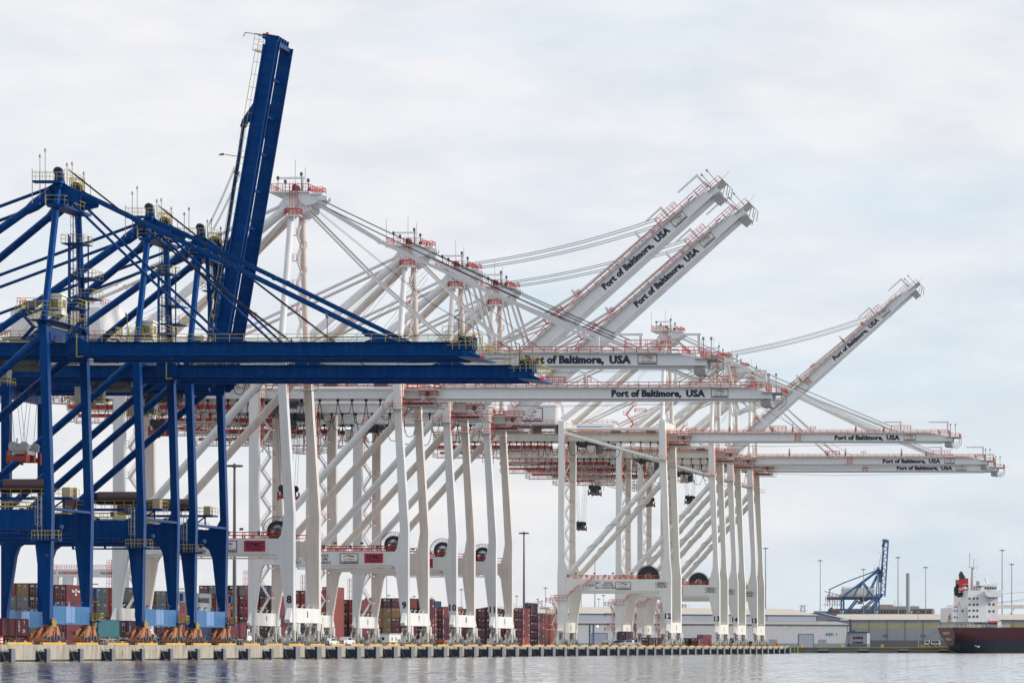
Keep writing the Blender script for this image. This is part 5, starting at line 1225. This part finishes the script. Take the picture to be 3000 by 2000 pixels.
for a in ((687, 1361, 13.5, 'dark light mast rising just right of the third blue crane', .5, 6, 1.5), (1535, 1559, 9.2, 'dark light mast standing alone between crane 11 and crane 12', .45, 6, 1.3), (2243, 1604, 5.7, 'light mast just right of crane 15', .4, 6, 1.1),
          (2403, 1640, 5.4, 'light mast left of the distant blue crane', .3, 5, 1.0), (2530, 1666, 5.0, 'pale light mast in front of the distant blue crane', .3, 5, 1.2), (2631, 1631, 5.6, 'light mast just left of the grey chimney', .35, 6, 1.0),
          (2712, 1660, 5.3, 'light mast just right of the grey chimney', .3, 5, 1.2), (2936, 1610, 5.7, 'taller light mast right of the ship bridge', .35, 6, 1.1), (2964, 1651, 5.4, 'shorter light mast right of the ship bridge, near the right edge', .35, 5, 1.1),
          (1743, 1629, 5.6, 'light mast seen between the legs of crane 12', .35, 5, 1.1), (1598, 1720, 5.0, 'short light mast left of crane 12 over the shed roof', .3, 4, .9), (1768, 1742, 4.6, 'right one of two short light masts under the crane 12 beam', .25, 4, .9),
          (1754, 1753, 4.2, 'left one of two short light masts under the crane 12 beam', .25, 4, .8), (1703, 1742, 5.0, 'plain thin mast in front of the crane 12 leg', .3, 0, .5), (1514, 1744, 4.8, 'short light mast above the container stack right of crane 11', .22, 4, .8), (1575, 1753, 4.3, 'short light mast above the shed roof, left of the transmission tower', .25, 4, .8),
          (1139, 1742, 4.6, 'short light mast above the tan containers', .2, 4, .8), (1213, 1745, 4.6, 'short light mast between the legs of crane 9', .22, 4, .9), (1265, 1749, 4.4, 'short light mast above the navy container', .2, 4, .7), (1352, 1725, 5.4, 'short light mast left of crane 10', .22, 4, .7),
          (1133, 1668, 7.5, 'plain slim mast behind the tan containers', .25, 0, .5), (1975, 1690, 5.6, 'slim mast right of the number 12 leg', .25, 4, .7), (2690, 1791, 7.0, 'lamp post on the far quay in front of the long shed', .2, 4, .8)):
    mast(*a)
def pylon(px, ytop, s, label, kind):
    Y = F / s; x = xat(px, Y); zt = zat(ytop, Y) - ZQ; r = empty('transmission_tower', (x, Y, ZQ)); m = MB()
    w0, w1 = zt * .13, zt * .035
    for sx_, sy in ((-1,-1),(1,-1),(1,1),(-1,1)): m.beam((sx_ * w0, sy * w0, 0), (sx_ * w1, sy * w1, zt * (.8 if kind else 1)), .35)
    for i in range(8):
        t, u = i / 8, (i + 1) / 8; a = w0 + (w1 - w0) * t; b = w0 + (w1 - w0) * u; zz = zt * (.8 if kind else 1)
        for sy in (-1, 1): m.beam((-a, sy * a, t * zz), (b, sy * b, u * zz), .22); m.beam((a, sy * a, t * zz), (-b, sy * b, u * zz), .22)
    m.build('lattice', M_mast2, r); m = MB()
    if kind:
        for e in (-1, 1): m.beam((e * w1, 0, zt * .8), (e * zt * .2, 0, zt), .3); m.beam((e * zt * .2, 0, zt), (0, 0, zt * .85), .25)
    else:
        for h in (.75, .87, .97): m.beam((-zt * .12, 0, zt * h), (zt * .12, 0, zt * h), .3)
    m.build('cross_arm', M_mast2, r); tag(r, label, 'pylon')
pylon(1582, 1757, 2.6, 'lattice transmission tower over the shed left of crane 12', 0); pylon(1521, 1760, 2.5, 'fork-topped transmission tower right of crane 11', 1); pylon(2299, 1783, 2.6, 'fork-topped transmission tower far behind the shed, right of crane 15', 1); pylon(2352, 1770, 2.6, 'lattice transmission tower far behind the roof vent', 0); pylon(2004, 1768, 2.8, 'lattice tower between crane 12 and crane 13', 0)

# ================================================================== sheds
M_shed = mat('shed_siding', (.34, .35, .385), .6, .3, var=.06, grime=.45, grime_col=(.30, .29, .28), bump=('X', .9, 1.0)); M_shedb = mat('shed_base_blue', (.10, .14, .20), .6, var=.1, grime=.4, grime_col=(.2, .2, .2))
M_shedt = mat('shed_band', (.38, .35, .30), .6, var=.1, grime=.4, bump=('X', .9, 1.0)); M_trim = mat('shed_trim', (.02, .06, .16), .5); M_roof = mat('shed_roof', (.50, .45, .38), .7, var=.15, grime=.3, grime_col=(.25, .2, .16)); M_door = mat('roller_door', (.14, .17, .23), .5, bump=('Z', .3, .5))
M_shedu = mat('shed_upper', (.25, .28, .34), .55, bump=('X', .9, 1.0))
P0 = Vector((xat(1556, 1540), 1540, 0)); P1 = Vector((xat(2487, 1650), 1650, 0)); W_s = (P1 - P0).length; ang = math.atan2(P1.y - P0.y, P1.x - P0.x)
def lpx(px):    # distance along the shed front seen at picture column px
    tpx = (px - VX) / F; a = P0; d = (P1 - P0).normalized(); return (tpx * a.y - a.x) / (d.x - tpx * d.y)
r = empty('warehouse', (P0.x, P0.y, ZQ), ang)
m = MB(); m.box(0, W_s, 0, 60, 1.7, 8.2); m.build('wall', M_shed, r)
m = MB(); m.box(-.02, W_s + .02, -.03, 60, 0, 1.697); m.build('base_wall', M_shedb, r)
m = MB(); m.box(-.02, W_s + .02, -.03, 60, 8.2, 9.5); m.build('wall_band', M_shedt, r)
m = MB(); m.prism([(-.5, 9.6), (-.5, 9.75), (9, 11.1), (9, 10.9)], -.5, W_s + .4, 'x'); m.build('roof', mat('lean_roof', (.30, .29, .28), .7), r)
m = MB(); m.box(.5, lpx(2431), 9, 59, 11.0, 13.5); m.build('upper_wall', M_shedu, r)
m = MB(); m.box(-.55, W_s + .45, -.56, -.42, 9.35, 9.7); m.box(0, lpx(2431) + .4, 8.7, 8.95, 13.35, 13.7); m.box(lpx(2284), lpx(2284) + .25, 8.9, 8.99, 11.1, 13.4); m.box(lpx(2430), lpx(2430) + .3, 8.8, 8.99, 11, 13.4)
for q in (1727, 1738, 1860): m.box(lpx(q), lpx(q) + .3, -.3, -.05, 1.0 if q != 1860 else 0, 9.3)
m.build('trim', M_trim, r)
m = MB(); m.prism([(8.5, 13.7), (8.5, 13.85), (30, 16.6), (30, 16.4)], 0, lpx(2431) + .3, 'x'); m.prism([(30, 16.4), (30, 16.6), (60, 13.8), (60, 13.6)], 0, lpx(2431) + .3, 'x'); m.build('roof', M_roof, r)
for a, b, h in ((2340, 2382, 5.5), (1735 + 0, 1778, 5.6)):
    xa, xb = lpx(a), lpx(b); m = MB(); m.box(xa, xb, -.12, -.04, 0, h); dr = m.build('door', M_door, r); m = MB(); m.box(xa - .2, xa, -.2, -.04, 0, h + .2); m.box(xb, xb + .2, -.2, -.04, 0, h + .2); m.box(xa, xb, -.2, -.04, h, h + .25); m.build('door_frame', M_trim, dr)
for a in (2253, 2398, 2545 - 60): 
    xa = lpx(a) if a < 2470 else None
    if xa: m = MB(); m.box(xa, xa + 4.2, -.12, -.04, 1.9, 3.3); m.build('louvre', mat('louvre_grey', (.18, .18, .18), .7, bump=('Z', .2, .8)), r)
m = MB(); text(m, 'SHED  4', lpx(2419), -.1, 5.0, 1.2, lpx(2453) - lpx(2419), .04); m.build('shed_lettering', mat('sign_teal', (.01, .13, .20), .6), r)
m = MB(); m.box(lpx(1750) - .2, lpx(1750) + .2, -.4, -.05, 8.3, 8.6); m.build('wall_lamp', mat('lit_lamp', (1, .9, .7), .4, emit=((1, .85, .6), 6)), r)
tag(r, 'long silver corrugated warehouse with blue trim and SHED 4 lettering', 'warehouse')
def vent(px, yb, s, w, h, label):
    Y = F / s; r = empty('roof_vent', (xat(px, Y), Y, zat(yb, Y))); m = MB(); m.box(-w * .32, w * .32, 0, 3, -1.2, h * .55); m.build('duct', M_grey, r); m = MB(); m.box(-w / 2, w / 2, -.5, 3.5, h * .55, h); m.build('hood', mat('hood_grey', (.38, .37, .36), .6), r); tag(r, label, 'roof vent', 'roof vents on the sheds')
vent(1597, 1795, 7.2, 3.8, 2.4, 'box vent on the shed roof left of crane 12'); vent(1567, 1788, 7.3, 1.6, 1.4, 'small vent on the shed roof at its left end'); vent(1750, 1796, 7.0, 3.8, 2.4, 'box vent on the shed roof between the crane 12 legs'); vent(2046, 1799, 6.8, 3.8, 2.0, 'box vent on the shed roof between crane 12 and crane 13'); vent(2343, 1803, 6.5, 4.0, 2.1, 'box vent on the shed roof above the SHED 4 door')
vent(2465, 1798, 5.9, 1.7, 1.7, 'small round vent left of the distant crane'); vent(2565, 1798, 5.9, 1.7, 1.7, 'small round vent below the distant crane'); vent(2666, 1799, 5.9, 1.7, 1.7, 'small round vent below the grey chimney'); vent(2963, 1805, 5.8, 1.8, 1.7, 'small round vent near the right edge of the photo')
# annex
s = 6.85; Y = F / s; r = empty('annex_building', (xat(2487, Y), Y, ZQ)); w_ = (2540 - 2487) / s
m = MB(); m.box(.05, w_, 0, 12, 1.5, 6.3); m.build('wall', M_shed, r); m = MB(); m.box(.0, w_ + .03, -.04, 12, 0, 1.497); m.build('base_wall', M_shedb, r)
m = MB(); m.box(-.3, w_ + .4, -.5, 12, 6.303, 6.7); m.box(0.3, .8, -.4, -.1, 6.7, 12.2); m.build('roof_edge', M_trim, r)
for z in (3.6, 1.7):
    for i in range(4): m = MB(); m.box(1.8 + i * 1.1, 2.7 + i * 1.1, -.1, -.003, z, z + (1.0 if z > 3 else .75)); m.build('window', M_vglass, r)
tag(r, 'low two-storey office annex with a flat blue-edged roof beside the SHED 4 warehouse', 'annex')
# shed 500
s = 6.5; Y = F / s; r = empty('warehouse', (xat(2440, Y), Y, ZQ)); w_ = 150
m = MB(); m.box(0, w_, 0, 80, 3.2, 8.6); m.build('wall', M_shed, r); m = MB(); m.box(-.05, w_, -.05, 80, 0, 3.197); m.build('base_wall', mat('base_grey', (.14, .14, .155), .7), r)
m = MB(); m.box(0, w_, -.03, 80, 8.603, 10.9); m.build('wall_band', mat('band_yellow', (.42, .40, .22), .6, bump=('X', .9, 1.0)), r); m = MB(); m.box(0, w_, 0, 80, 10.903, 12.2); m.build('wall_band', M_shed, r)
m = MB(); m.prism([(-.6, 12.2), (-.6, 12.45), (24, 15.2), (24, 14.9)], -.5, w_, 'x'); m.prism([(24, 14.9), (24, 15.2), (80, 12.3), (80, 12.1)], -.5, w_, 'x'); m.build('roof', M_roof, r)
m = MB(); m.box(-.5, w_, -.75, -.61, 12.05, 12.5)
for q in range(1, 12): m.box(q * 8.1, q * 8.1 + .25, -.3, -.06, 3.2, 12)
m.build('trim', mat('trim_grey_blue', (.16, .19, .24), .6), r)
for px in (2587, 2689 + 8): xa = (px - 2440) / s; m = MB(); m.box(xa, xa + 2.4, -.1, -.003, 4.6, 5.9); m.build('louvre', MATS['louvre_grey'], r)
m = MB(); text(m, '500', (2490 - 2440) / s, -.12, 7.0, .95, 2.4, .03); m.build('shed_lettering', MATS['sign_teal'], r)
tag(r, 'very long grey warehouse with a yellow band and beige roof at the right', 'warehouse')
r = empty('gable_roof', (xat(2395, 1690), 1690, zat(1806, 1690))); m = MB(); m.prism([(-8, 0), (0, 1.7), (10, -.6), (10, -1.4), (-8, -1)], 0, 30); m.build('gable_wall', M_shedu, r); m = MB()
for a, b in (((-8.3, -.02), (0, 1.75)), ((0, 1.75), (11, -.8))): m.beam((a[0], -.1, a[1]), (b[0], -.1, b[1]), .3)
m.build('trim', M_trim, r); tag(r, 'low blue gable end poking up where the two sheds meet', 'gable')
# brick building far behind
s = 3.4; Y = F / s; r = empty('brick_building', (xat(2382, Y), Y, ZQ)); r.scale = (1.18, 1.18, 1.18); MBk = mat('far_brick', (.20, .14, .13), .8, var=.1); MBc = mat('far_concrete', (.34, .33, .32), .8)
m = MB(); m.box(11, 87, 0, 20, 0, 28.3); m.build('wall', MBk, r); m = MB(); m.box(0, 11, 3, 20, 0, 27); m.build('wing', MBc, r); m = MB(); m.box(35, 77, 2, 15, 28.3, 30.6); m.build('penthouse', MBc, r)
for z in (22.2, 25.6):
    m = MB()
    for i in range(34): m.box(12.2 + i * 2.2, 13.4 + i * 2.2, -.15, -.01, z, z + 1.6)
    m.build('window', M_vglass, r)
m = MB(); m.box(11, 87.3, -.3, 20, 28.3, 28.8); m.build('cornice', MBc, r)
m = MB()
for i in range(9): m.box(36 + i * 4.6, 36.3 + i * 4.6, 5, 5.3, 30.6, 30.6 + (i * 7 % 4) + 1)
m.box(48, 58, 4, 9, 30.6, 31.8); m.build('roof_equipment', mat('roof_equip', (.45, .32, .25), .7), r)
tag(r, 'long brown brick building far behind the shed roofs', 'building')
s = 4.4; Y = F / s; r = empty('chimney', (xat(2660, Y), Y, ZQ)); m = MB(); h = zat(1679, Y) - ZQ; m.tube((0, 0, 0), (0, 0, h), 1.35, 1.25, n=24); m.build('stack', mat('chimney_grey', (.30, .33, .33), .7, var=.05, grime=.3), r); m = MB(); m.tube((0, 0, h - .8), (0, 0, h + .15), 1.36, n=24); m.build('rim', M_grey, r); tag(r, 'tall round grey chimney behind the long warehouse', 'chimney')
# low grey building and blue tank far off
s = 3.3; Y = F / s; r = empty('plant_building', (xat(2286, Y), Y, ZQ)); m = MB(); m.box(0, 40, 0, 20, 0, 31); m.build('wall', MBc, r); m = MB(); m.box(6, 12, -1, 8, 31, 32.6); m.build('roof_tank', mat('tank_blue', (.05, .10, .22), .6), r); tag(r, 'far grey building with a blue tank on its roof, right of crane 15', 'building')
# ================================================================== cargo ship
YS = 1570.0
ship = empty('cargo_ship', (xat(2791, YS), YS, 0), R(19))      # +x towards the bow, +y to port; starboard side faces the camera
def hull_mat():
    m = bpy.data.materials.new('hull_paint'); m.use_nodes = True; t = m.node_tree; b = t.nodes['Principled BSDF']; b.inputs['Roughness'].default_value = .65; b.inputs['Specular IOR Level'].default_value = .25
    co = t.nodes.new('ShaderNodeTexCoord'); sp = t.nodes.new('ShaderNodeSeparateXYZ'); no = t.nodes.new('ShaderNodeTexNoise'); no.inputs['Scale'].default_value = .5; no.inputs['Detail'].default_value = 6
    a = t.nodes.new('ShaderNodeMath'); a.operation = 'MULTIPLY_ADD'; a.inputs[1].default_value = .5; r = t.nodes.new('ShaderNodeValToRGB')
    d = t.nodes.new('ShaderNodeMath'); d.operation = 'MULTIPLY'; d.inputs[1].default_value = .1
    e = r.color_ramp.elements; e[0].position = .0; e[0].color = (.05, .012, .015, 1); e[1].position = 1; e[1].color = (.056, .014, .019, 1)
    for p, c in ((.09, (.05, .012, .015, 1)), (.12, (.008, .032, .042, 1)), (.36, (.008, .028, .042, 1)), (.42, (.014, .022, .045, 1)), (.52, (.03, .013, .024, 1)), (.6, (.052, .013, .020, 1))): x = e.new(p); x.color = c  # lower teal and navy: boot paint with water reflections put into the colour
    t.links.new(co.outputs['Object'], no.inputs['Vector']); t.links.new(co.outputs['Object'], sp.inputs[0]); t.links.new(no.outputs['Fac'], a.inputs[0]); t.links.new(sp.outputs['Z'], a.inputs[2]); t.links.new(a.outputs[0], d.inputs[0]); t.links.new(d.outputs[0], r.inputs[0]); t.links.new(r.outputs[0], b.inputs['Base Color']); return m
B = 25.0; H = 10.3
# hull sections along x: (x, half beam at deck, half beam at water, keel z)
m = MB(); secs = [(0, .5, .12, 2.9), (4, .5, .28, 1.2), (10, .5, .42, -.5), (18, .5, .48, -1), (100, .5, .5, -1), (118, .42, .36, -1), (130, .2, .06, -1), (136, .02, .01, 2)]
vs = []; n = 10
for x, a, b_, kz in secs:
    for i in range(n + 1):
        t = i / n; z = H + (kz - H) * t; hw = B * (a + (b_ - a) * max(0, (t - .25) / .75) ** 1.6)
        vs.append((x + (2.6 * t if x == 0 else 0), B / 2 - hw, z))
    for i in range(n + 1):
        t = i / n; z = H + (kz - H) * t; hw = B * (a + (b_ - a) * max(0, (t - .25) / .75) ** 1.6)
        vs.append((x + (2.6 * t if x == 0 else 0), B / 2 + hw, z))
fs = []; k = 2 * (n + 1)
for j in range(len(secs) - 1):
    o = j * k; q = o + k
    for i in range(n): fs.append((o + i, o + i + 1, q + i + 1, q + i)); fs.append((o + n + 1 + i, q + n + 1 + i, q + n + 2 + i, o + n + 2 + i))
    fs.append((o + n, o + 2 * n + 1, q + 2 * n + 1, q + n)); fs.append((o, q, q + n + 1, o + n + 1))
m.add(vs, fs); m.build('hull', hull_mat(), ship)
tr = MB(); tr.add([(v[0] - .05, v[1], v[2]) for v in vs[:k]], [(i, i + n + 1, i + n + 2, i + 1) for i in range(n)])
tr.build('transom', mat('transom_pink', (.20, .085, .08), .7, var=.1, grime=.3), ship)
tm = MB()
def ttx(s_, z, h, w):      # lettering across the transom, read from astern: along -y
    v_, f_ = glyphs(s_, .03); x0 = min(p[0] for p in v_); x1 = max(p[0] for p in v_); q = w / (x1 - x0)
    xx = lambda zz: .0 + 2.6 * (H - zz) / (H - 2.9) - .25
    tm.add([(xx(z + p[1] * h), B / 2 + w / 2 - (p[0] - x0) * q, z + p[1] * h) for p in v_], f_)
ttx('SAIMAGRACHT', 7.6, 1.5, 12); ttx('AMSTERDAM', 5.2, 1.3, 8.5); tm.build('name_lettering', M_ctext, ship)
M_sw = mat('ship_white', (.74, .75, .76), .5, var=.03, grime=.08, grime_col=(.5, .4, .3)); M_buff = mat('ship_buff', (.34, .33, .28), .6); M_ored = mat('boat_red', (.55, .06, .04), .5); M_fun = mat('funnel_red', (.40, .012, .025), .5)
m = MB(); m.box(2, 22, 1.0, B - 1, H + .01, H + .12)
for x in range(3, 24, 2): m.tube((x, 1.2, H), (x, 1.2, H + 2.2), .14, n=8); m.tube((x + .7, 4, H), (x + .7, 4, H + 2.2), .14, n=8)
m.box(13, 20, 2.0, 4, H + .1, H + 2.2); m.box(3, 7, 4, 9, H + .1, H + 1.5); m.build('mooring_deck', M_grey, ship)
# superstructure blocks (x0,x1,y0,y1,z0,z1)
def block(name, x0, x1, y0, y1, z0, z1, mt=None): m = MB(); m.box(x0, x1, y0, y1, z0, z1); return m.build(name, mt or M_sw, ship)
zb = H + 2.3
aft = block('aft_house', 0.5, 6.6, 2.2, B - 3, zb, 18.4); main = block('accommodation_block', 6.6, 14.4, .8, B - 1, zb, 25.5); fwd = block('forward_house', 14.403, 19.6, 2.0, B - 2, zb - .8, 25.0)
def win(par, x, y, z, w_=.75, h=.9): m = MB(); m.box(x, x + w_, y - .12, y - .02, z, z + h); m.build('window', M_vglass, par)
for z in (14.4, 16.9, 19.3, 21.8): 
    for x in (8.7, 10.2): win(main, x, .8, z)
    win(main, 6.95, .8, z, .35, .8); win(main, 7.35, .8, z, .35, .8)
for z in (16.6, 19.4, 22.3):
    for x in (15.6, 17.4): win(fwd, x, 2.0, z)
for x in (1.2, 2.2): win(aft, x, 2.2, 16.8, .35, .8); win(aft, x, 2.2, 14.2, .35, .8)
win(aft, 4.3, 2.2, 16.7)
m = MB(); m.prism([(13.5, 23.6), (14.8, 22.8), (20.2, 22.8), (20.8, 25.6), (13.5, 25.2)], -1.2, B + 1.2); bw = m.build('bridge_wing', M_sw, ship)
m = MB(); m.prism([(12.6, 25.6), (19.4, 25.6), (19.8, 27.6), (13.4, 27.4)], 3, B - 3); wh = m.build('wheelhouse', M_sw, ship)
for i in range(5): win(wh, 14.2 + i * 1.05, 3.0, 26.0, .8, .9)
m = MB(); m.prism([(11.8, 27.45), (20.2, 27.9), (19.2, 28.8), (12.2, 27.8)], 2.4, B - 2.4); m.build('wheelhouse_roof', M_sw, ship)
m = MB(); m.prism([(4.9, 25.2), (4.7, 29.9), (8.6, 30.6), (8.8, 25.2)], 8, 14); fu = m.build('funnel', M_fun, ship)
m = MB(); m.box(6.2, 8.5, 7.85, 7.95, 26.2, 28.2); m.build('funnel_mark', M_whitep, fu)
m = MB(); m.prism([(6.3, 26.3), (7.35, 27.3), (8.4, 26.3)], 7.7, 7.8); m.build('funnel_mark', M_whitep, fu); m = MB(); m.prism([(7.4, 27.3), (8.4, 28.1), (8.4, 26.35)], 7.72, 7.84); m.build('funnel_mark', M_ink, fu); m = MB(); m.prism([(6.3, 28.1), (8.35, 28.1), (7.35, 27.35)], 7.72, 7.84); m.prism([(6.3, 26.4), (6.3, 28.0), (7.3, 27.3)], 7.73, 7.83); m.build('funnel_mark', M_fun, fu)
m = MB(); m.prism([(5.8, 30.2), (5.6, 32.2), (6.2, 33.4), (7.8, 30.6)], 9, 12); m.tube((5.4, 9, 30), (5.2, 9, 32.2), .15); m.ptube([(6.6, 10, 24), (4.6, 10, 23.6), (3.9, 10, 25), (4.2, 10, 27), (5.2, 10, 27.6)], .95, 12); m.build('exhaust_pipe', M_black, fu)
m = MB(); m.tube((11, 10, 25.5), (11, 10, 35.3), .95, .6, n=12); m.box(9.2, 13.4, 9, 11, 35.0, 35.3); m.tube((9.8, 10, 35.3), (9.8, 10, 41), .22, n=6); m.box(9.2, 10.4, 9.8, 10.2, 39.6, 39.8); m.tube((11.6, 10, 35.3), (11.6, 10, 38.2), .25, n=6); m.box(10.3, 13.6, 9.9, 10.1, 38.2, 38.35); m.tube((12.9, 10, 35.3), (12.9, 10, 37), .1, n=6); m.box(12.2, 13.2, 9.6, 10.4, 34.2, 34.4)
for z in (28, 29.5, 31, 32.5): m.box(11.5, 12.3, 9.5, 10, z, z + .35)
ms = m.build('mast', mat('mast_white', (.6, .6, .6), .5), ship)
m = MB(); m.tube((12.6, 7, 25.5), (12.6, 7, 29.4), .8, n=16); m.build('vent_pipe', M_buff, ship)
m = MB(); m.tube((16.8, 9, 28), (16.8, 9, 29.6), .35, n=8); m.tube((16.4, 9, 29.6), (16.4, 9, 30.6), .6, .6, n=12); m.tube((16.4, 9, 30.6), (16.4, 9, 30.9), .6, .3, n=12); m.tube((19.6, 9, 28), (19.6, 9, 36), .03, n=4); m.build('radome', M_sw, ship)
m = MB(); m.beam((-.8, 5, 13), (4, 5, 20.8), .3); m.beam((.4, 5, 12.6), (4.6, 5, 20.2), .25); m.beam((-.8, 5, 13), (-1, 5, H), .25); m.beam((4, 5, 20.8), (4.6, 5, 18.4), .25); m.beam((-1, 5, H + 3), (2, 5, H), .2)
for i in range(6): m.beam((-.8 + i * .85, 5, 13 + i * 1.35), (.2 + i * .8, 5, 12.8 + i * 1.3), .15)
m.build('davit', mat('davit_pink', (.6, .35, .3), .5), ship)
m = MB(); m.tube((.4, 6.3, 14.2), (3, 6.3, 18.6), .9, .9, n=12); m.tube((3, 6.3, 18.6), (3.5, 6.3, 19.4), .9, .2, n=12); m.tube((.4, 6.3, 14.2), (0, 6.3, 13.6), .9, .3, n=12); m.build('lifeboat', M_ored, ship)
m = MB(); m.prism([(15.2, 13.0), (15.6, 12.3), (19.0, 12.3), (19.4, 13.1)], .4, 1.9); m.build('rescue_boat', M_ored, ship)
m = MB(); m.beam((18.8, 1, 13), (20.6, 1, 13.8), .3); m.beam((20.4, 1, 13.8), (17.2, 1, 16.4), .25); m.box(19, 20.6, .6, 2, H, 13); m.build('boat_crane', M_sw, ship)
m = MB(); m.rail((0, .2, H), (24, .2, H), 1.1, 1.5, .1, 2); m.rail((0, .2, H), (0, B - .2, H), 1.1, 1.5, .1, 2); m.ringrail(4.6, 12, 1, 12, 25.5, 1.1, 1, .08); m.ringrail(0.5, 6.6, 2.2, 12, 18.4, 1.1, 1, .08); m.build('ship_railing', M_sw, ship)
m = MB(); m.box(14.6, 17, .5, 2, H + .1, H + 1.2); m.build('deck_box', mat('box_blue', (.03, .08, .2), .5), ship)
m = MB(); m.box(22, 120, 1.5, B - 1.5, H - .8, H + .25); m.build('hatch_coaming', mat('hatch_rust', (.18, .04, .03), .6, blotch=((.45, .3, .2), .5, .62)), ship)
m = MB(); m.box(20.5, 80, 3.5, 5, 18.2, 19.7); m.box(26, 27, 3.5, 5, 17.4, 18.2); m.box(33, 34, 3.5, 5, 17.4, 18.2); m.box(60, 63, 2.6, 6, H, 25); m.build('cargo_crane_jib', M_cream, ship)
m = MB()
for a, b in ((20.6, 25.6), (20.4, 24.0), (24, 27.5)): m.tube((19.4, 4, a), (62, 4, b), .07, n=4)
m.build('crane_wire', M_rope, ship)
tag(ship, 'maroon hulled cargo ship with white superstructure moored at the far quay', 'ship')
def rope(a, b, sag, name, label, mt=None):
    m = MB(); pts = []
    for i in range(15): t = i / 14; p = a.lerp(b, t); p.z -= sag * 4 * t * (1 - t); pts.append(p)
    m.ptube(pts, .07, 5); return tag(m.build(name, mt or mat('rope_tan', (.30, .24, .18), .8)), label, 'rope', 'mooring lines of the ship')
rope(at(2745, 1846, 1590), at(2584, 1896.5, 1601), 1.2, 'mooring_rope', 'upper mooring line from the ship stern to the far quay'); rope(at(2746, 1850, 1589), at(2598, 1896.8, 1601), 2.2, 'mooring_rope', 'lower mooring line from the ship stern to the far quay')
# far quay furniture
for i, px in enumerate((2411, 2529, 2646, 2765)):
    p = at(px, 1906, 1598.6); m = MB(); m.prism([(-2.6, -.9), (2.6, -.9), (1.9, .35), (-1.9, .35)], 0, 1.0); r = empty('timber_fender', p); m.build('body', M_black, r); m = MB(); m.box(-2.0, 2.0, -.1, 1.05, .353, .6); m.build('cap', M_cream, r); tag(r, 'dark fender with pale cap on the far quay wall, %s from the left' % ordn(i), 'fender', 'fenders on the far quay')
for i, px in enumerate((2347, 2466, 2584, 2702)):
    p = at(px, 1897, 1600.5); p.z = 2.3; r = empty('bollard', p); m = MB(); m.tube((0, 0, 0), (0, 0, .8), .55, .4, n=12); m.tube((-.8, 0, .2), (.8, 0, .2), .2, n=8); m.build('base', M_quayyel, r); m = MB(); m.tube((0, 0, .8), (0, 0, 1.1), .75, .6, n=12); m.build('horn', M_quayyel, r); tag(r, 'yellow bollard on the far quay, %s from the left' % ordn(i), 'bollard', 'bollards on the far quay')
for i, px in enumerate((2328, 2337)):
    p = at(px, 1905, 1599); r = empty('mooring_pile', (p.x, p.y, 0)); m = MB(); m.tube((0, 0, -1), (0, 0, 2.6), .22, n=10); m.build('pile', MATS['kerb_lime'], r); m = MB(); m.tube((0, 0, 2.6), (0, 0, 2.9), .28, .1, n=10); m.build('cap', M_quayyel, r); tag(r, ('left' if i == 0 else 'right') + ' one of two lime green posts just past the end of the main quay', 'post', 'posts at the quay corner')
# white tractors on the far quay
for i, (px, flip) in enumerate(((2703, 1), (2722, 1), (2749, -1))):
    s = 7.1; r = empty('yard_tractor', ((px - VX) / s, F / s + 8, ZQ)); r.scale = (flip, 1, 1); m = MB(); m.prism([(0, .9), (0, 1.7), (.3, 2.9), (2.0, 2.9), (2.0, .9)], 0, 2.2); m.box(2.0, 3.4 if i != 2 else 4.4, 0.2, 2.0, .9, 1.5); m.build('body', M_carw, r); m = MB(); m.box(.5, 1.7, -.06, -.003, 1.9, 2.6); m.build('cab_window', M_vglass, r)
    for q in (.9, 2.9): wheel(r, q, 0, .55, .55)
    tag(r, ['white tractor with boxy cab, leftmost of three by the ship stern', 'white tractor in the middle of three by the ship stern', 'white tractor nearest the ship stern, facing right'][i], 'tractor', 'white tractors on the far quay')
s = 7.15; r = empty('loading_ramp', ((2690 - VX) / s, F / s + 4, ZQ)); m = MB(); m.box(0, 11.5, 0, 2, .1, .55); m.build('plate', M_quayyel, r); m = MB()
for i in range(5): m.box(.3 + i * 2.5, .8 + i * 2.5, .2, 1.8, 0, .1)
m.build('foot', M_dgrey, r); tag(r, 'flat yellow ramp lying on the far quay in front of the white tractors', 'ramp')
# gull over the water
r = empty('gull', at(2866, 1894, 900)); m = MB(); m.tube((-.3, 0, .05), (.3, 0, -.1), .09, .05, n=8); m.add([(-.05, 0, .05), (.12, 0, .02), (-.5, -.5, .35), (-.9, -.8, .3)], [(0, 1, 2), (0, 2, 3)]); m.add([(-.05, 0, .05), (.12, 0, .02), (.3, .6, .3), (-.1, .9, .2)], [(0, 1, 2), (0, 2, 3)]); m.build('body', M_whitep, r); tag(r, 'white gull flying low over the water in front of the ship', 'bird')

# ================================================================== haze
hz = MB(); hz.box(-4000, 1500, -60, 9000, -1, 135)
hm = bpy.data.materials.new('haze_air'); hm.use_nodes = True; t = hm.node_tree; t.nodes.clear()
o_ = t.nodes.new('ShaderNodeOutputMaterial'); v_ = t.nodes.new('ShaderNodeVolumePrincipled'); v_.inputs['Color'].default_value = (.86, .91, .98, 1); v_.inputs['Density'].default_value = 0.00001; v_.inputs['Anisotropy'].default_value = 0.3
t.links.new(v_.outputs[0], o_.inputs['Volume'])
tag(hz.build('haze', hm), kind='stuff')
